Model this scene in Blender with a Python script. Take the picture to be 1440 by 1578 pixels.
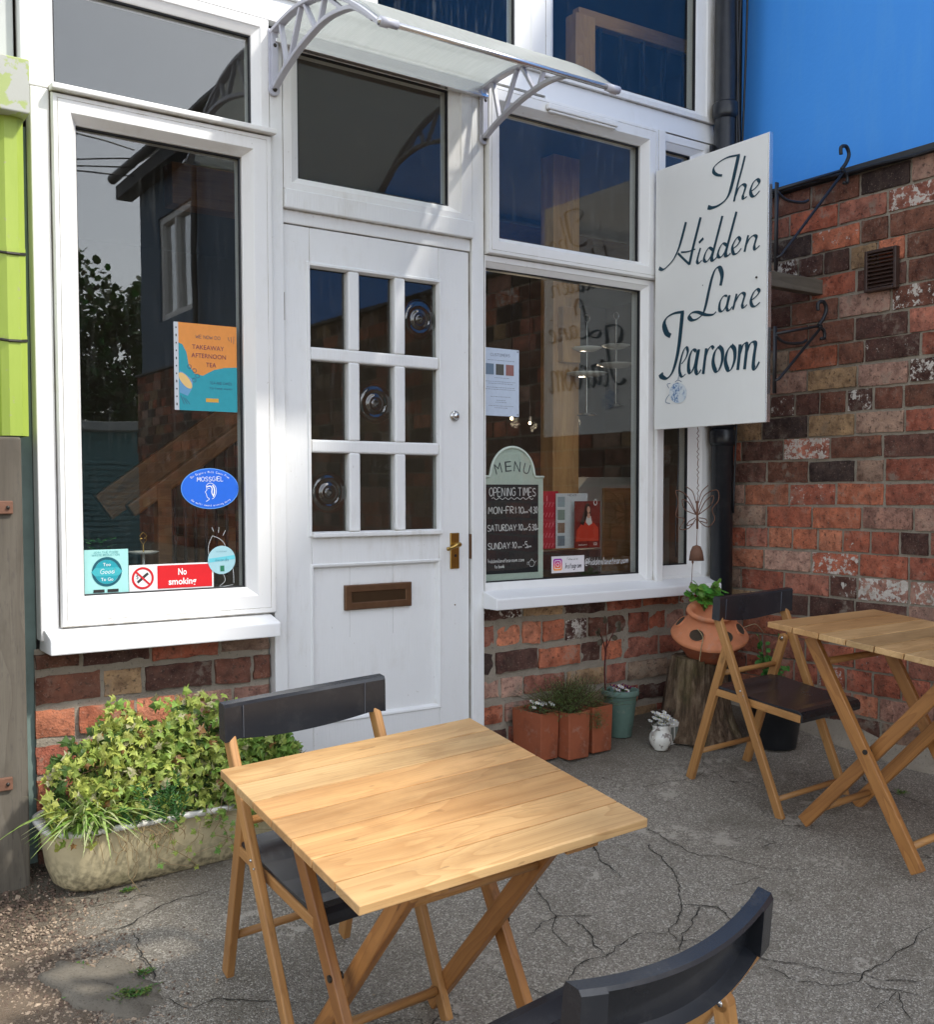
import bpy, math, random
import numpy as np
from mathutils import Vector, Matrix, Euler, noise
random.seed(7)
R = math.radians
S = bpy.context.scene
for o in list(bpy.data.objects): bpy.data.objects.remove(o)
COL = S.collection
# ------------------------------------------------------------------ camera, sky, sun, exposure
FPX, YAW, PITCH, ROLL, PY = 1625.5, R(34.994), R(-2.682), R(-.103), 835.05
CAM = Vector((0, -3.51, 0))
_f = Vector((math.sin(YAW)*math.cos(PITCH), math.cos(YAW)*math.cos(PITCH), math.sin(PITCH)))
_r = Vector((math.cos(YAW), -math.sin(YAW), 0)); _u = _r.cross(_f)
CR = math.cos(ROLL)*_r + math.sin(ROLL)*_u
CU = -math.sin(ROLL)*_r + math.cos(ROLL)*_u
cd = bpy.data.cameras.new('camera'); cam = bpy.data.objects.new('camera', cd); COL.objects.link(cam)
m = Matrix((CR, CU, -_f)).transposed().to_4x4(); m.translation = CAM
cam.matrix_world = m
cd.sensor_fit = 'HORIZONTAL'; cd.sensor_width = 36; cd.lens = 36*FPX/1440
cd.shift_y = (PY-789)/1440
cd.clip_start = .02; cd.clip_end = 3000
S.camera = cam
S.render.resolution_x = 935; S.render.resolution_y = 1024
SUN = Vector((2.4, -3.0, 4.27)).normalized()
W = bpy.data.worlds.new('World'); S.world = W; W.use_nodes = True
nt = W.node_tree; bg = nt.nodes['Background']
sk = nt.nodes.new('ShaderNodeTexSky'); sk.sky_type = 'NISHITA'; sk.sun_disc = False
sk.sun_elevation = math.asin(SUN.z); sk.sun_rotation = math.atan2(SUN.x, SUN.y)
sk.air_density = 1.0; sk.dust_density = 1.2; sk.ozone_density = .6
hs = nt.nodes.new('ShaderNodeHueSaturation'); hs.inputs['Saturation'].default_value = .36
nt.links.new(sk.outputs[0], hs.inputs['Color']); nt.links.new(hs.outputs[0], bg.inputs[0]); bg.inputs[1].default_value = .15
sl = bpy.data.lights.new('sun', 'SUN'); sl.energy = 1.6; sl.angle = R(3); sl.color = (1, .95, .86)
so = bpy.data.objects.new('sun', sl); COL.objects.link(so)
so.rotation_euler = SUN.to_track_quat('Z', 'Y').to_euler()
S.view_settings.view_transform = 'Standard'; S.view_settings.look = 'None'
S.view_settings.exposure = 1.36; S.view_settings.gamma = 1
S.render.engine = 'CYCLES'

# ------------------------------------------------------------------ helpers
def raydir(px, py): return _f + CR*((px-720)/FPX) - CU*((py-PY)/FPX)
def aty(px, py, y=0.):
    v = raydir(px, py); return CAM + v*((y-CAM.y)/v.y)
def atx(px, py, x):
    v = raydir(px, py); return CAM + v*((x-CAM.x)/v.x)
def sm(v, a, b):
    t = min(1, max(0, (v-a)/(b-a))); return t*t*(3-2*t)
def gz(x, y):
    yc = min(.3, max(-4, y)); xc = min(4.2, max(-1, x))
    return -1.385+.139*(yc+1.54)+.06*(xc-1.27)+.05*sm(x, 2.3, 3.1)*sm(-y, .8, 1.4)
def atg(px, py, dz=0):
    v = raydir(px, py); lo, hi = .5, 14
    for _ in range(40):
        mm = (lo+hi)/2; q = CAM+v*mm
        if q.z > gz(q.x, q.y)+dz: lo = mm
        else: hi = mm
    return CAM+v*lo
def tilt_frame(x, y, z, rot, a, b, s=1):
    n = Vector((-b, -a, 1)).normalized(); f = Vector((math.cos(rot), math.sin(rot), 0)); f = (f-n*f.dot(n)).normalized()
    r = f.cross(n); M = Matrix((r*s, f*s, n*s)).transposed().to_4x4(); M.translation = (x, y, z); return M

class MB:
    def __init__(s): s.v = []; s.f = []; s.c = []; s.g = []; s.M = None
    def add(s, vs, fs, col=(1, 1, 1, 1), grain=None):
        b = len(s.v)
        for i, p in enumerate(vs):
            p = Vector(p)
            if s.M is not None: p = s.M @ p
            s.v.append(p[:]); s.c.append(col if not isinstance(col, list) else col[i])
            s.g.append((p[:] if grain is None else grain[i]))
        s.f += [[b+i for i in f] for f in fs]
    def box(s, x0, x1, y0, y1, z0, z1, col=(1, 1, 1, 1), grain=None):
        vs = [(x, y, z) for x in (x0, x1) for y in (y0, y1) for z in (z0, z1)]
        g = None
        if grain is not None:
            ro = random.uniform(0, 40)
            ax = [(0, 1, 2), (1, 0, 2), (2, 0, 1)][grain]
            g = [(v[ax[0]]+ro, v[ax[1]]+ro*1.7, v[ax[2]]) for v in vs]
        s.add(vs, [(0, 1, 3, 2), (4, 6, 7, 5), (0, 4, 5, 1), (2, 3, 7, 6), (0, 2, 6, 4), (1, 5, 7, 3)], col, g)
    def bar(s, a, b, w, h, side=(1, 0, 0), col=(1, 1, 1, 1)):
        a = Vector(a); b = Vector(b); d = (b-a); L = d.length; d.normalize()
        u = Vector(side); u = (u-d*u.dot(d)).normalized(); v = d.cross(u)
        vs = []; g = []; ro = random.uniform(0, 40)
        for t, p in ((0, a), (L, b)):
            for i, j in ((-1, -1), (1, -1), (1, 1), (-1, 1)):
                vs.append(p+u*(w/2*i)+v*(h/2*j)); g.append((t+ro, i*w/2+ro*1.7, j*h/2))
        s.add(vs, [(0, 3, 2, 1), (4, 5, 6, 7), (0, 1, 5, 4), (1, 2, 6, 5), (2, 3, 7, 6), (3, 0, 4, 7)], col, g)
    def tube(s, pts, r, n=8, col=(1, 1, 1, 1), caps=True):
        pts = [Vector(p) for p in pts]; rr = r if isinstance(r, (list, tuple)) else [r]*len(pts)
        vs = []; g = []; ro = random.uniform(0, 40); prev = None; acc = 0
        for i, p in enumerate(pts):
            d = (pts[min(i+1, len(pts)-1)]-pts[max(i-1, 0)])
            if d.length < 1e-9: d = Vector((0, 0, 1))
            d.normalize()
            if prev is None: u = d.orthogonal().normalized()
            else:
                u = prev-d*prev.dot(d); u = u.normalized() if u.length > 1e-6 else d.orthogonal().normalized()
            prev = u; w = d.cross(u)
            if i: acc += (p-pts[i-1]).length
            for k in range(n):
                t = 2*math.pi*k/n; q = (u*math.cos(t)+w*math.sin(t))*rr[i]
                vs.append(p+q); g.append((acc+ro, math.cos(t)*rr[i]+ro*1.7, math.sin(t)*rr[i]))
        fs = []
        for i in range(len(pts)-1):
            for k in range(n): k2 = (k+1) % n; fs.append((i*n+k, i*n+k2, i*n+n+k2, i*n+n+k))
        if caps: fs += [tuple(range(n))[::-1], tuple((len(pts)-1)*n+k for k in range(n))]
        s.add(vs, fs, col, g)
    def lathe(s, prof, n=32, c=(0, 0, 0), col=(1, 1, 1, 1), jitter=0):
        vs = []; c = Vector(c)
        for r, z in prof:
            for k in range(n):
                t = 2*math.pi*k/n; j = 1+jitter*noise.noise(Vector((math.cos(t)*2, math.sin(t)*2, z*9)))
                vs.append(c+Vector((r*j*math.cos(t), r*j*math.sin(t), z)))
        fs = []
        for i in range(len(prof)-1):
            for k in range(n): k2 = (k+1) % n; fs.append((i*n+k, i*n+k2, i*n+n+k2, i*n+n+k))
        s.add(vs, fs, col)
    def ring(s, x0, x1, z0, z1, prof):
        """mitred frame: prof = [(inward distance (or (l,r,b,t) tuple), y), ...] swept round a rectangle"""
        vs = []
        for d, y in prof:
            l, r_, b, t = d if isinstance(d, tuple) else (d, d, d, d)
            vs += [(x0+l, y, z0+b), (x1-r_, y, z0+b), (x1-r_, y, z1-t), (x0+l, y, z1-t)]
        fs = []
        for i in range(len(prof)-1):
            for k in range(4): k2 = (k+1) % 4; fs.append((i*4+k, i*4+k2, i*4+4+k2, i*4+4+k))
        s.add(vs, fs)
    def ball(s, c, r, n=10, sc=(1, 1, 1), col=(1, 1, 1, 1)):
        vs = []; fs = []; mth = max(4, n//2)
        for i in range(mth+1):
            a = math.pi*i/mth
            for k in range(n):
                t = 2*math.pi*k/n; vs.append((c[0]+r*sc[0]*math.sin(a)*math.cos(t), c[1]+r*sc[1]*math.sin(a)*math.sin(t), c[2]+r*sc[2]*math.cos(a)))
        for i in range(mth):
            for k in range(n): k2 = (k+1) % n; fs.append((i*n+k, i*n+n+k, i*n+n+k2, i*n+k2))
        s.add(vs, fs, col)
    def build(s, name, mat, parent=None, smooth=False, bevel=0, seg=2, label=None, angle=35, sub=0, solid=0):
        me = bpy.data.meshes.new(name); me.from_pydata(s.v, [], s.f); me.update()
        ca = me.color_attributes.new('tint', 'FLOAT_COLOR', 'POINT'); ca.data.foreach_set('color', np.array(s.c, dtype=np.float32).ravel())
        ga = me.attributes.new('grain', 'FLOAT_VECTOR', 'POINT'); ga.data.foreach_set('vector', np.array(s.g, dtype=np.float32).ravel())
        me.materials.append(mat)
        if smooth:
            me.polygons.foreach_set('use_smooth', [True]*len(me.polygons))
        ob = bpy.data.objects.new(name, me); COL.objects.link(ob)
        if solid: q = ob.modifiers.new('solid', 'SOLIDIFY'); q.thickness = solid; q.offset = 0
        if sub: q = ob.modifiers.new('sub', 'SUBSURF'); q.levels = q.render_levels = sub
        if bevel:
            q = ob.modifiers.new('bevel', 'BEVEL'); q.width = bevel; q.segments = seg; q.limit_method = 'ANGLE'; q.angle_limit = R(angle)
        if parent: ob.parent = parent
        if label: ob['label'] = label
        return ob
def tag(o, label=None, cat=None, group=None, kind=None):
    if label: o['label'] = label
    if cat: o['category'] = cat
    if group: o['group'] = group
    if kind: o['kind'] = kind
    return o
def empty(name, loc=(0, 0, 0), label=None, cat=None, group=None, M=None):
    o = bpy.data.objects.new(name, None); COL.objects.link(o); o.empty_display_size = .1
    if M is not None: o.matrix_world = M
    else: o.location = loc
    return tag(o, label, cat, group)
def copy_tree(o, parent=None):
    c = o.copy(); COL.objects.link(c)
    if parent: c.parent = parent
    for ch in [q for q in bpy.data.objects if q.parent == o]: copy_tree(ch, c)
    return c
def bb(name, mat, parent, boxes, bevel=.002, **k):
    q = MB()
    for b in boxes: q.box(*b)
    return q.build(name, mat, parent, bevel=bevel, **k)

# ------------------------------------------------------------------ materials
class N:
    def __init__(s, name):
        s.m = bpy.data.materials.new(name); s.m.use_nodes = True; s.t = s.m.node_tree; s.t.nodes.clear()
        s.out = s.t.nodes.new('ShaderNodeOutputMaterial')
    def n(s, typ, ins=None, **kw):
        q = s.t.nodes.new('ShaderNode'+typ)
        for k, v in kw.items(): setattr(q, k, v)
        for k, v in (ins or {}).items():
            i = q.inputs[k]
            if hasattr(v, 'bl_idname') and hasattr(v, 'outputs'): v = v.outputs[0]
            if isinstance(v, bpy.types.NodeSocket): s.t.links.new(v, i)
            else: i.default_value = v
        return q
    def co(s, kind='Object', scale=(1, 1, 1)):
        c = s.n('TexCoord').outputs[kind] if kind != 'grain' else s.n('Attribute', attribute_name='grain').outputs['Vector']
        return s.n('Mapping', {'Vector': c, 'Scale': scale}).outputs[0]
    def noise(s, v, sc, det=4, rough=.55, dist=0):
        return s.n('TexNoise', {'Vector': v, 'Scale': sc, 'Detail': det, 'Roughness': rough, 'Distortion': dist}).outputs[0]
    def ramp(s, fac, *stops, interp='LINEAR'):
        q = s.n('ValToRGB', {'Fac': fac}); q.color_ramp.interpolation = interp
        e = q.color_ramp.elements
        while len(e) < len(stops): e.new(.5)
        for k, (p, c) in enumerate(stops):
            e[k].position = p; e[k].color = (c, c, c, 1) if isinstance(c, (int, float)) else (*c, 1)
        return q.outputs[0]
    def mix(s, fac, a, b, blend='MIX'):
        q = s.n('Mix', data_type='RGBA', blend_type=blend)
        for i, v in ((0, fac), (6, a), (7, b)):
            if isinstance(v, bpy.types.NodeSocket): s.t.links.new(v, q.inputs[i])
            elif isinstance(v, (int, float)) and i: q.inputs[i].default_value = (v, v, v, 1)
            elif i: q.inputs[i].default_value = (*v[:3], 1)
            else: q.inputs[i].default_value = v
        return q.outputs[2]
    def math(s, op, a, b=0.):
        q = s.n('Math', operation=op)
        for i, v in enumerate((a, b)):
            if isinstance(v, bpy.types.NodeSocket): s.t.links.new(v, q.inputs[i])
            else: q.inputs[i].default_value = v
        return q.outputs[0]
    def bump(s, h, st=.3, d=.01, nrm=None):
        i = {'Height': h, 'Strength': st, 'Distance': d}
        if nrm is not None: i['Normal'] = nrm
        return s.n('Bump', i).outputs[0]
    def pr(s, col, rough=.5, nrm=None, metal=0, spec=.5, **kw):
        i = {'Base Color': col if isinstance(col, bpy.types.NodeSocket) else (*col[:3], 1), 'Roughness': rough, 'Metallic': metal, 'Specular IOR Level': spec}
        if nrm is not None: i['Normal'] = nrm
        i.update(kw)
        q = s.n('BsdfPrincipled', i); return q.outputs[0]
    def end(s, sh): s.t.links.new(sh, s.out.inputs[0]); return s.m

def simple(name, col, rough=.5, metal=0, var=.12, bump=.1, sc=30, spec=.5):
    a = N(name); v = a.co(); nz = a.noise(v, sc, 5)
    c = a.mix(nz, [x*(1-var) for x in col], [min(1, x*(1+var)) for x in col])
    return a.end(a.pr(c, rough, a.bump(nz, bump, .003), metal, spec))
def white_paint(name, col=(.80, .80, .79), rough=.4, dirt=.5, brush=False, dirtcol=(.42, .38, .30)):
    a = N(name); v = a.co()
    n1 = a.noise(v, 2.5, 6, .65); n2 = a.noise(a.co(scale=(3, 3, .6)), 9, 6, .7); n3 = a.noise(v, 90, 3)
    d = a.math('MULTIPLY', a.ramp(n1, (.5, 0), (.8, 1)), a.ramp(n2, (.45, 0), (.8, 1)))
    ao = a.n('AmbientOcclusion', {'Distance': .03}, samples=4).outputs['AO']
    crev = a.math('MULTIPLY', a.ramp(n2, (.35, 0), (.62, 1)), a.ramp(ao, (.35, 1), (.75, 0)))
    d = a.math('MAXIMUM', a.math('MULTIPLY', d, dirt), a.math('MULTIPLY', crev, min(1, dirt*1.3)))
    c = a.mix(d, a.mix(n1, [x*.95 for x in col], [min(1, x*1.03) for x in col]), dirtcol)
    spk = a.ramp(a.noise(v, 60, 2), (.74, 0), (.78, 1))
    c = a.mix(a.math('MULTIPLY', spk, .35*dirt), c, (.3, .25, .2))
    h = a.noise(a.co(scale=(40, 40, 1.5)) if brush else v, 6 if brush else 40, 4)
    return a.end(a.pr(c, a.math('ADD', rough, a.math('MULTIPLY', n2, .15)), a.bump(h, .5 if brush else .05, .002)))
M_upvc = white_paint('upvc', dirt=.85)
M_door = white_paint('painted_timber', (.79, .80, .80), .42, .9, True)
M_clad = white_paint('cladding', (.76, .77, .78), .45, .6)
M_sill = white_paint('sill_paint', (.82, .83, .84), .35, .35)
def wood(name, light, dark, rough=.45, ring=26, cont=1.0, wear=0):
    a = N(name); g = a.co('grain', (1, 1, 1))
    gs = a.co('grain', (.9, 9, 9)); big = a.noise(gs, 1.6, 3, .5, .4)
    w = a.math('FRACT', a.math('MULTIPLY', a.noise(a.co('grain', (1.0, 9, 9)), 1.1, 2, .45, .3), ring/2.))
    fine = a.noise(a.co('grain', (3, 120, 120)), 2.2, 4, .6)
    c = a.mix(a.ramp(w, (.0, .0), (.75, .32*cont), (.95, .62*cont), (1., 0)), light, dark)
    c = a.mix(a.ramp(big, (.35, 0), (.75, .75)), c, [x*.72 for x in dark])
    c = a.mix(a.ramp(fine, (.55, 0), (.8, .5)), c, [x*.45 for x in dark])
    c = a.mix(a.ramp(a.noise(a.co('grain', (3, 6, 6)), 2.2, 4, .6), (.52, 0), (.72, .4)), c, [x*.6 for x in dark])
    c = a.mix(a.ramp(a.noise(a.co('grain', (2.2, 9, 9)), 6, 2, .5), (.70, 0), (.76, .5)), c, [x*.4 for x in dark])
    tn = a.n('Attribute', attribute_name='tint').outputs['Color']
    c = a.mix(1, c, tn, 'MULTIPLY')
    if wear:
        c = a.mix(a.ramp(a.noise(a.co('grain', (6, 30, 30)), 3, 5, .7), (.55, 0), (.7, wear)), c, (.08, .07, .06))
    return a.end(a.pr(c, rough, a.bump(fine, .15, .001)))
M_teak = wood('oiled_teak', (.68, .44, .205), (.46, .245, .09), .40)
M_teakd = wood('oiled_teak_leg', (.56, .29, .10), (.38, .175, .055))
M_pine = wood('pine_post', (.62, .36, .15), (.45, .22, .08))
M_darkwood = wood('stained_wood', (.42, .20, .08), (.24, .10, .04))
M_oldwood = wood('weathered_timber', (.15, .132, .105), (.085, .07, .052), .85, 12, .8, .85)
M_teakt = wood('oiled_teak_table_leg', (.46, .21, .062), (.27, .105, .03), .4)
def plastic(name, col=(.028, .033, .042), r=.42):
    a = N(name); v = a.co(); nz = a.noise(v, 260, 2); b = a.noise(v, 5, 4)
    du = a.ramp(a.noise(v, 17, 7, .75), (.5, 0), (.8, .09))
    return a.end(a.pr(a.mix(du, a.mix(b, [x*.85 for x in col], [x*1.25 for x in col]), (.22, .21, .20)), a.math('ADD', r-.06, a.math('MULTIPLY', b, .14)), a.bump(nz, .12, .0008)))
M_black = plastic('charcoal_plastic', (.018, .020, .025), .24)
M_pipe = plastic('black_pipe', (.012, .014, .018), .33)
M_iron = simple('black_iron', (.012, .013, .016), .5, 0)
M_rust = simple('rusty_steel', (.16, .075, .045), .75, .0, .35, .4, 60)
M_brass = simple('brass', (.50, .33, .10), .3, 1, .2)
M_bronze = simple('bronze', (.16, .085, .045), .42, .6, .35, .2)
M_chrome = simple('chrome', (.6, .6, .6), .2, 1)
M_bolt = simple('dark_bolt', (.05, .045, .04), .45, .6)
M_grey = simple('grey_bracket', (.50, .51, .58), .38, 0, .06)
M_alu = simple('aluminium', (.75, .75, .76), .25, .9, .05)
a = N('green_paint'); v = a.co(scale=(3, 3, .5)); n1 = a.noise(v, 5, 6, .7); n2 = a.noise(a.co(), 45, 4); M_green = a.end(a.pr(a.mix(a.ramp(n2, (.66, 0), (.72, .6)), a.mix(n1, (.25, .36, .035), (.40, .50, .09)), (.35, .33, .2)), .5, a.bump(n1, .15, .01)))
M_teal = simple('teal_render', (.16, .22, .20), .8, 0, .3, .3, 14)
M_greyp = simple('grey_paint', (.50, .52, .50), .7, 0, .08, .1, 12)
def terracotta(name, col, stain=.5):
    a = N(name); v = a.co(); n1 = a.noise(v, 7, 6, .6); n2 = a.noise(v, 40, 5)
    c = a.mix(n2, [x*.85 for x in col], [min(1, x*1.12) for x in col])
    c = a.mix(a.math('MULTIPLY', a.ramp(n1, (.5, 0), (.72, 1)), stain), c, [x*.35 for x in col])
    c = a.mix(a.math('MULTIPLY', a.ramp(a.noise(v, 16, 7, .75), (.56, 0), (.7, .3)), 1.), c, (.45, .38, .32))
    return a.end(a.pr(c, .7, a.bump(n2, .2, .003)))
M_terra = terracotta('terracotta', (.60, .22, .10), .35)
M_terrabox = terracotta('terracotta_box', (.31, .085, .035), .7)
M_gpot = terracotta('green_plastic_pot', (.12, .20, .165), .6)
M_porc = simple('porcelain', (.72, .71, .66), .2, 0, .06)
def tub_mat():
    a = N('glazed_tub'); v = a.co(); n1 = a.noise(v, 5, 7, .65); n2 = a.noise(v, 55, 4); n3 = a.noise(a.co(scale=(8, 8, 2)), 3, 5, .7)
    c = a.mix(n1, (.46, .39, .23), (.66, .58, .38))
    z = a.n('SeparateXYZ', {0: a.n('TexCoord').outputs['Object']}).outputs[2]
    low = a.math('MULTIPLY', a.n('MapRange', {0: z, 1: .14, 2: 0.0, 3: 0., 4: 1.}).outputs[0], a.ramp(n2, (.4, 0), (.62, 1)))
    c = a.mix(low, c, (.09, .08, .05))
    c = a.mix(a.math('MULTIPLY', a.ramp(n3, (.6, 0), (.8, 1)), .5), c, (.22, .18, .11))
    return a.end(a.pr(c, .35, a.bump(n2, .15, .002)))
M_tub = tub_mat()
M_rim = white_paint('tub_rim_glaze', (.74, .73, .69), .25, .9)
M_soil = simple('soil', (.05, .035, .022), .95, 0, .5, 1, 60)
def leafm(name, rough=.42, trans=.3, vein=.0):
    a = N(name); tn = a.n('Attribute', attribute_name='tint').outputs['Color']; nz = a.noise(a.co(), 70, 3)
    c = a.mix(1, tn, a.ramp(nz, (.3, .6), (.7, 1.2)), 'MULTIPLY')
    p = a.pr(c, rough, a.bump(nz, .2, .002), spec=.35); t = a.n('BsdfTranslucent', {'Color': c}).outputs[0]
    return a.end(a.n('MixShader', {0: trans, 1: p, 2: t}).outputs[0])
M_leaf = leafm('leaf')
M_flower = leafm('petal', .6, .25)
def brickm():
    a = N('old_brick'); v = a.co(); at = a.n('Attribute', attribute_name='tint')
    n1 = a.noise(v, 16, 6, .65); n2 = a.noise(v, 60, 5, .7); n3 = a.noise(v, 140, 3); n4 = a.noise(v, 5, 4)
    c = a.mix(1, at.outputs['Color'], a.ramp(n1, (.3, (.4, .36, .36)), (.52, (1, 1, 1)), (.72, (1.55, 1.5, 1.4))), 'MULTIPLY')
    c = a.mix(a.ramp(a.noise(v, 8, 3), (.58, 0), (.72, .6)), c, (.06, .04, .035))
    c = a.mix(a.ramp(n2, (.55, 0), (.66, .8)), c, (.03, .022, .02))
    c = a.mix(a.ramp(n3, (.62, 0), (.72, .5)), c, (.42, .30, .24))
    wv = a.math('ADD', a.math('ADD', a.math('MULTIPLY', n2, .5), a.math('MULTIPLY', a.noise(v, 22, 5, .6), .5)), a.math('MULTIPLY', at.outputs['Alpha'], .24))
    c = a.mix(a.ramp(wv, (.70, 0), (.73, .9)), c, (.66, .62, .56))
    c = a.mix(a.ramp(a.noise(v, 11, 7, .75), (.45, .0), (.75, .28)), c, (.27, .18, .135))
    ms = a.math('MULTIPLY', a.ramp(n4, (.5, 0), (.62, 1)), a.ramp(n1, (.52, 0), (.6, .55)))
    c = a.mix(ms, c, (.26, .23, .185))
    h = a.math('ADD', a.math('MULTIPLY', n1, 1.), a.math('MULTIPLY', n2, .6))
    return a.end(a.pr(c, .85, a.bump(a.math('ADD', h, a.math('MULTIPLY', n3, .35)), 1., .008), spec=.25))
M_brick = brickm()
def mortarm():
    a = N('mortar'); v = a.co(); n1 = a.noise(v, 9, 6, .6); n2 = a.noise(v, 120, 4)
    c = a.mix(n1, (.20, .17, .13), (.42, .37, .30)); c = a.mix(a.ramp(n2, (.6, 0), (.7, .5)), c, (.07, .06, .05))
    return a.end(a.pr(c, .95, a.bump(a.math('ADD', n1, n2), .7, .006), spec=.2))
M_mortar = mortarm()
def bluem():
    a = N('blue_render'); v = a.co(); n1 = a.noise(v, 1.2, 5); n2 = a.noise(v, 50, 5)
    st = a.noise(a.co(scale=(2, 2, .25)), 6, 6, .7); c = a.mix(a.ramp(st, (.5, 0), (.8, .5)), a.mix(n1, (.048, .30, .88), (.075, .37, .97)), (.11, .40, .90)); c = a.mix(a.ramp(n2, (.74, 0), (.8, .35)), c, (.03, .12, .4))
    return a.end(a.pr(c, .65, a.bump(n2, .25, .004)))
M_blue = bluem()
M_slate = simple('slate', (.03, .033, .038), .6, 0, .3, .3, 20)
def groundm():
    a = N('asphalt'); v = a.co()
    vo = a.n('TexVoronoi', {'Vector': v, 'Scale': 240.}); vd = vo.outputs['Color']; vdist = vo.outputs['Distance']
    rnd = a.n('SeparateColor', {0: vd}).outputs[0]
    n1 = a.noise(v, 2.2, 6, .6); n2 = a.noise(v, 14, 6, .65); n3 = a.noise(v, 420, 2)
    base = a.mix(n1, (.21, .188, .155), (.32, .288, .238))
    base = a.mix(a.ramp(rnd, (.2, .6), (.45, 0)), base, (.10, .086, .07))
    base = a.mix(a.ramp(rnd, (.80, 0), (.90, .8)), base, (.50, .465, .40))
    base = a.mix(a.ramp(n3, (.60, 0), (.70, .8)), base, (.55, .51, .45))
    x = a.n('SeparateXYZ', {0: v})
    st = a.ramp(a.noise(v, 3.1, 7, .7), (.52, 0), (.66, .45)); base = a.mix(st, base, (.11, .095, .07))
    # worn pale patches and a browner, earthy strip at the left
    pt = a.math('MULTIPLY', a.ramp(a.noise(v, 4.2, 4, .6), (.58, 0), (.62, 1)), a.ramp(a.noise(v, 26, 5, .65), (.50, 0), (.53, 1)))
    base = a.mix(a.math('MULTIPLY', pt, .8), base, (.44, .40, .34))
    wx = a.math('ADD', x.outputs[0], a.math('MULTIPLY', n2, .5)); earth = a.n('MapRange', {0: wx, 1: 1.12, 2: .92, 3: 0., 4: 1.}).outputs[0]
    base = a.mix(a.math('MULTIPLY', earth, .9), base, a.mix(n2, (.06, .042, .028), (.20, .145, .10)))
    wallfoot = a.math('MULTIPLY', a.n('MapRange', {0: a.math('ADD', x.outputs[1], a.math('MULTIPLY', n2, .3)), 1: -.45, 2: .0, 3: 0., 4: 1.}).outputs[0], .75)  # ground turns darker brown towards the foot of the facade
    base = a.mix(wallfoot, base, a.mix(n2, (.05, .042, .028), (.12, .10, .07)))
    cr = a.n('TexVoronoi', {'Vector': a.n('VectorMath', {0: v, 1: a.n('VectorMath', {0: a.n('TexNoise', {'Vector': v, 'Scale': 3.5, 'Detail': 6.}).outputs['Color'], 1: (.45, .45, .45)}, operation='MULTIPLY').outputs[0]}, operation='ADD').outputs[0], 'Scale': 1.9}, feature='DISTANCE_TO_EDGE').outputs[0]
    ck = a.math('MULTIPLY', a.ramp(cr, (0., 1), (.0045, 0)), a.ramp(a.noise(v, 2.1, 2), (.5, 0), (.6, .8)))
    base = a.mix(a.math('MULTIPLY', ck, .85), base, (.018, .016, .013))
    h = a.math('ADD', a.math('MULTIPLY', vdist, -.9), a.math('MULTIPLY', n2, .8)); h = a.math('SUBTRACT', h, a.math('MULTIPLY', ck, 3.))
    return a.end(a.pr(base, .85, a.bump(h, .8, .004), spec=.3))
M_ground = groundm()
def glassm(name='window_glass', k=1.6, add=.01, dirty=.03):
    a = N(name); fr = a.n('Fresnel', {'IOR': a.math('SUBTRACT', 1.5, a.math('MULTIPLY', a.n('NewGeometry').outputs['Backfacing'], .83333))}).outputs[0]
    fac = a.n('Clamp', {0: a.math('ADD', a.math('MULTIPLY', fr, k), add)}).outputs[0]
    v = a.co(scale=(9, 9, .8)); st = a.ramp(a.noise(v, 7, 5, .6), (.55, 0), (.8, dirty))
    wob = a.bump(a.noise(a.co(), 1.6, 2), .06, .01)
    s = a.n('MixShader', {0: fac, 1: a.n('BsdfTransparent', {'Color': (.955, .975, .965, 1)}).outputs[0], 2: a.n('BsdfGlossy', {'Roughness': .004, 'Normal': wob}).outputs[0]}).outputs[0]
    s = a.n('MixShader', {0: st, 1: s, 2: a.n('BsdfDiffuse', {'Color': (.6, .6, .58, 1)}).outputs[0]}).outputs[0]
    return a.end(s)
M_glass = glassm(); M_glass2 = glassm('streaked_glass', 1.2, .0, .07)
def polyc():
    a = N('ribbed_polycarbonate'); x = a.n('SeparateXYZ', {0: a.co()}).outputs[0]
    w = a.math('SINE', a.math('MULTIPLY', x, 900.)); nz = a.noise(a.co(scale=(30, 2, 2)), 4, 5)
    b = a.bump(w, .35, .002)
    c = a.mix(nz, (.62, .65, .63), (.82, .84, .82))
    s1 = a.n('MixShader', {0: .4, 1: a.n('BsdfTranslucent', {'Color': c, 'Normal': b}).outputs[0], 2: a.n('BsdfDiffuse', {'Color': c, 'Normal': b}).outputs[0]}).outputs[0]
    s2 = a.n('MixShader', {0: .3, 1: s1, 2: a.n('BsdfTransparent', {'Color': (.85, .88, .88, 1)}).outputs[0]}).outputs[0]
    s3 = a.n('MixShader', {0: .14, 1: s2, 2: a.n('BsdfGlossy', {'Roughness': .15, 'Normal': b}).outputs[0]}).outputs[0]
    return a.end(s3)
M_poly = polyc()
_flat = {}
def ink(col, rough=.5):
    k = (tuple(round(c, 3) for c in col), rough)
    if k not in _flat:
        a = N('ink'); nz = a.noise(a.co(), 50, 3)
        _flat[k] = a.end(a.pr(a.mix(nz, [c*.9 for c in col], [min(1, c*1.06) for c in col]), rough))
    return _flat[k]
def srgb(r, g, b): return tuple(((c/255+.055)/1.055)**2.4 if c > 10 else c/255/12.92 for c in (r, g, b))

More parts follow.
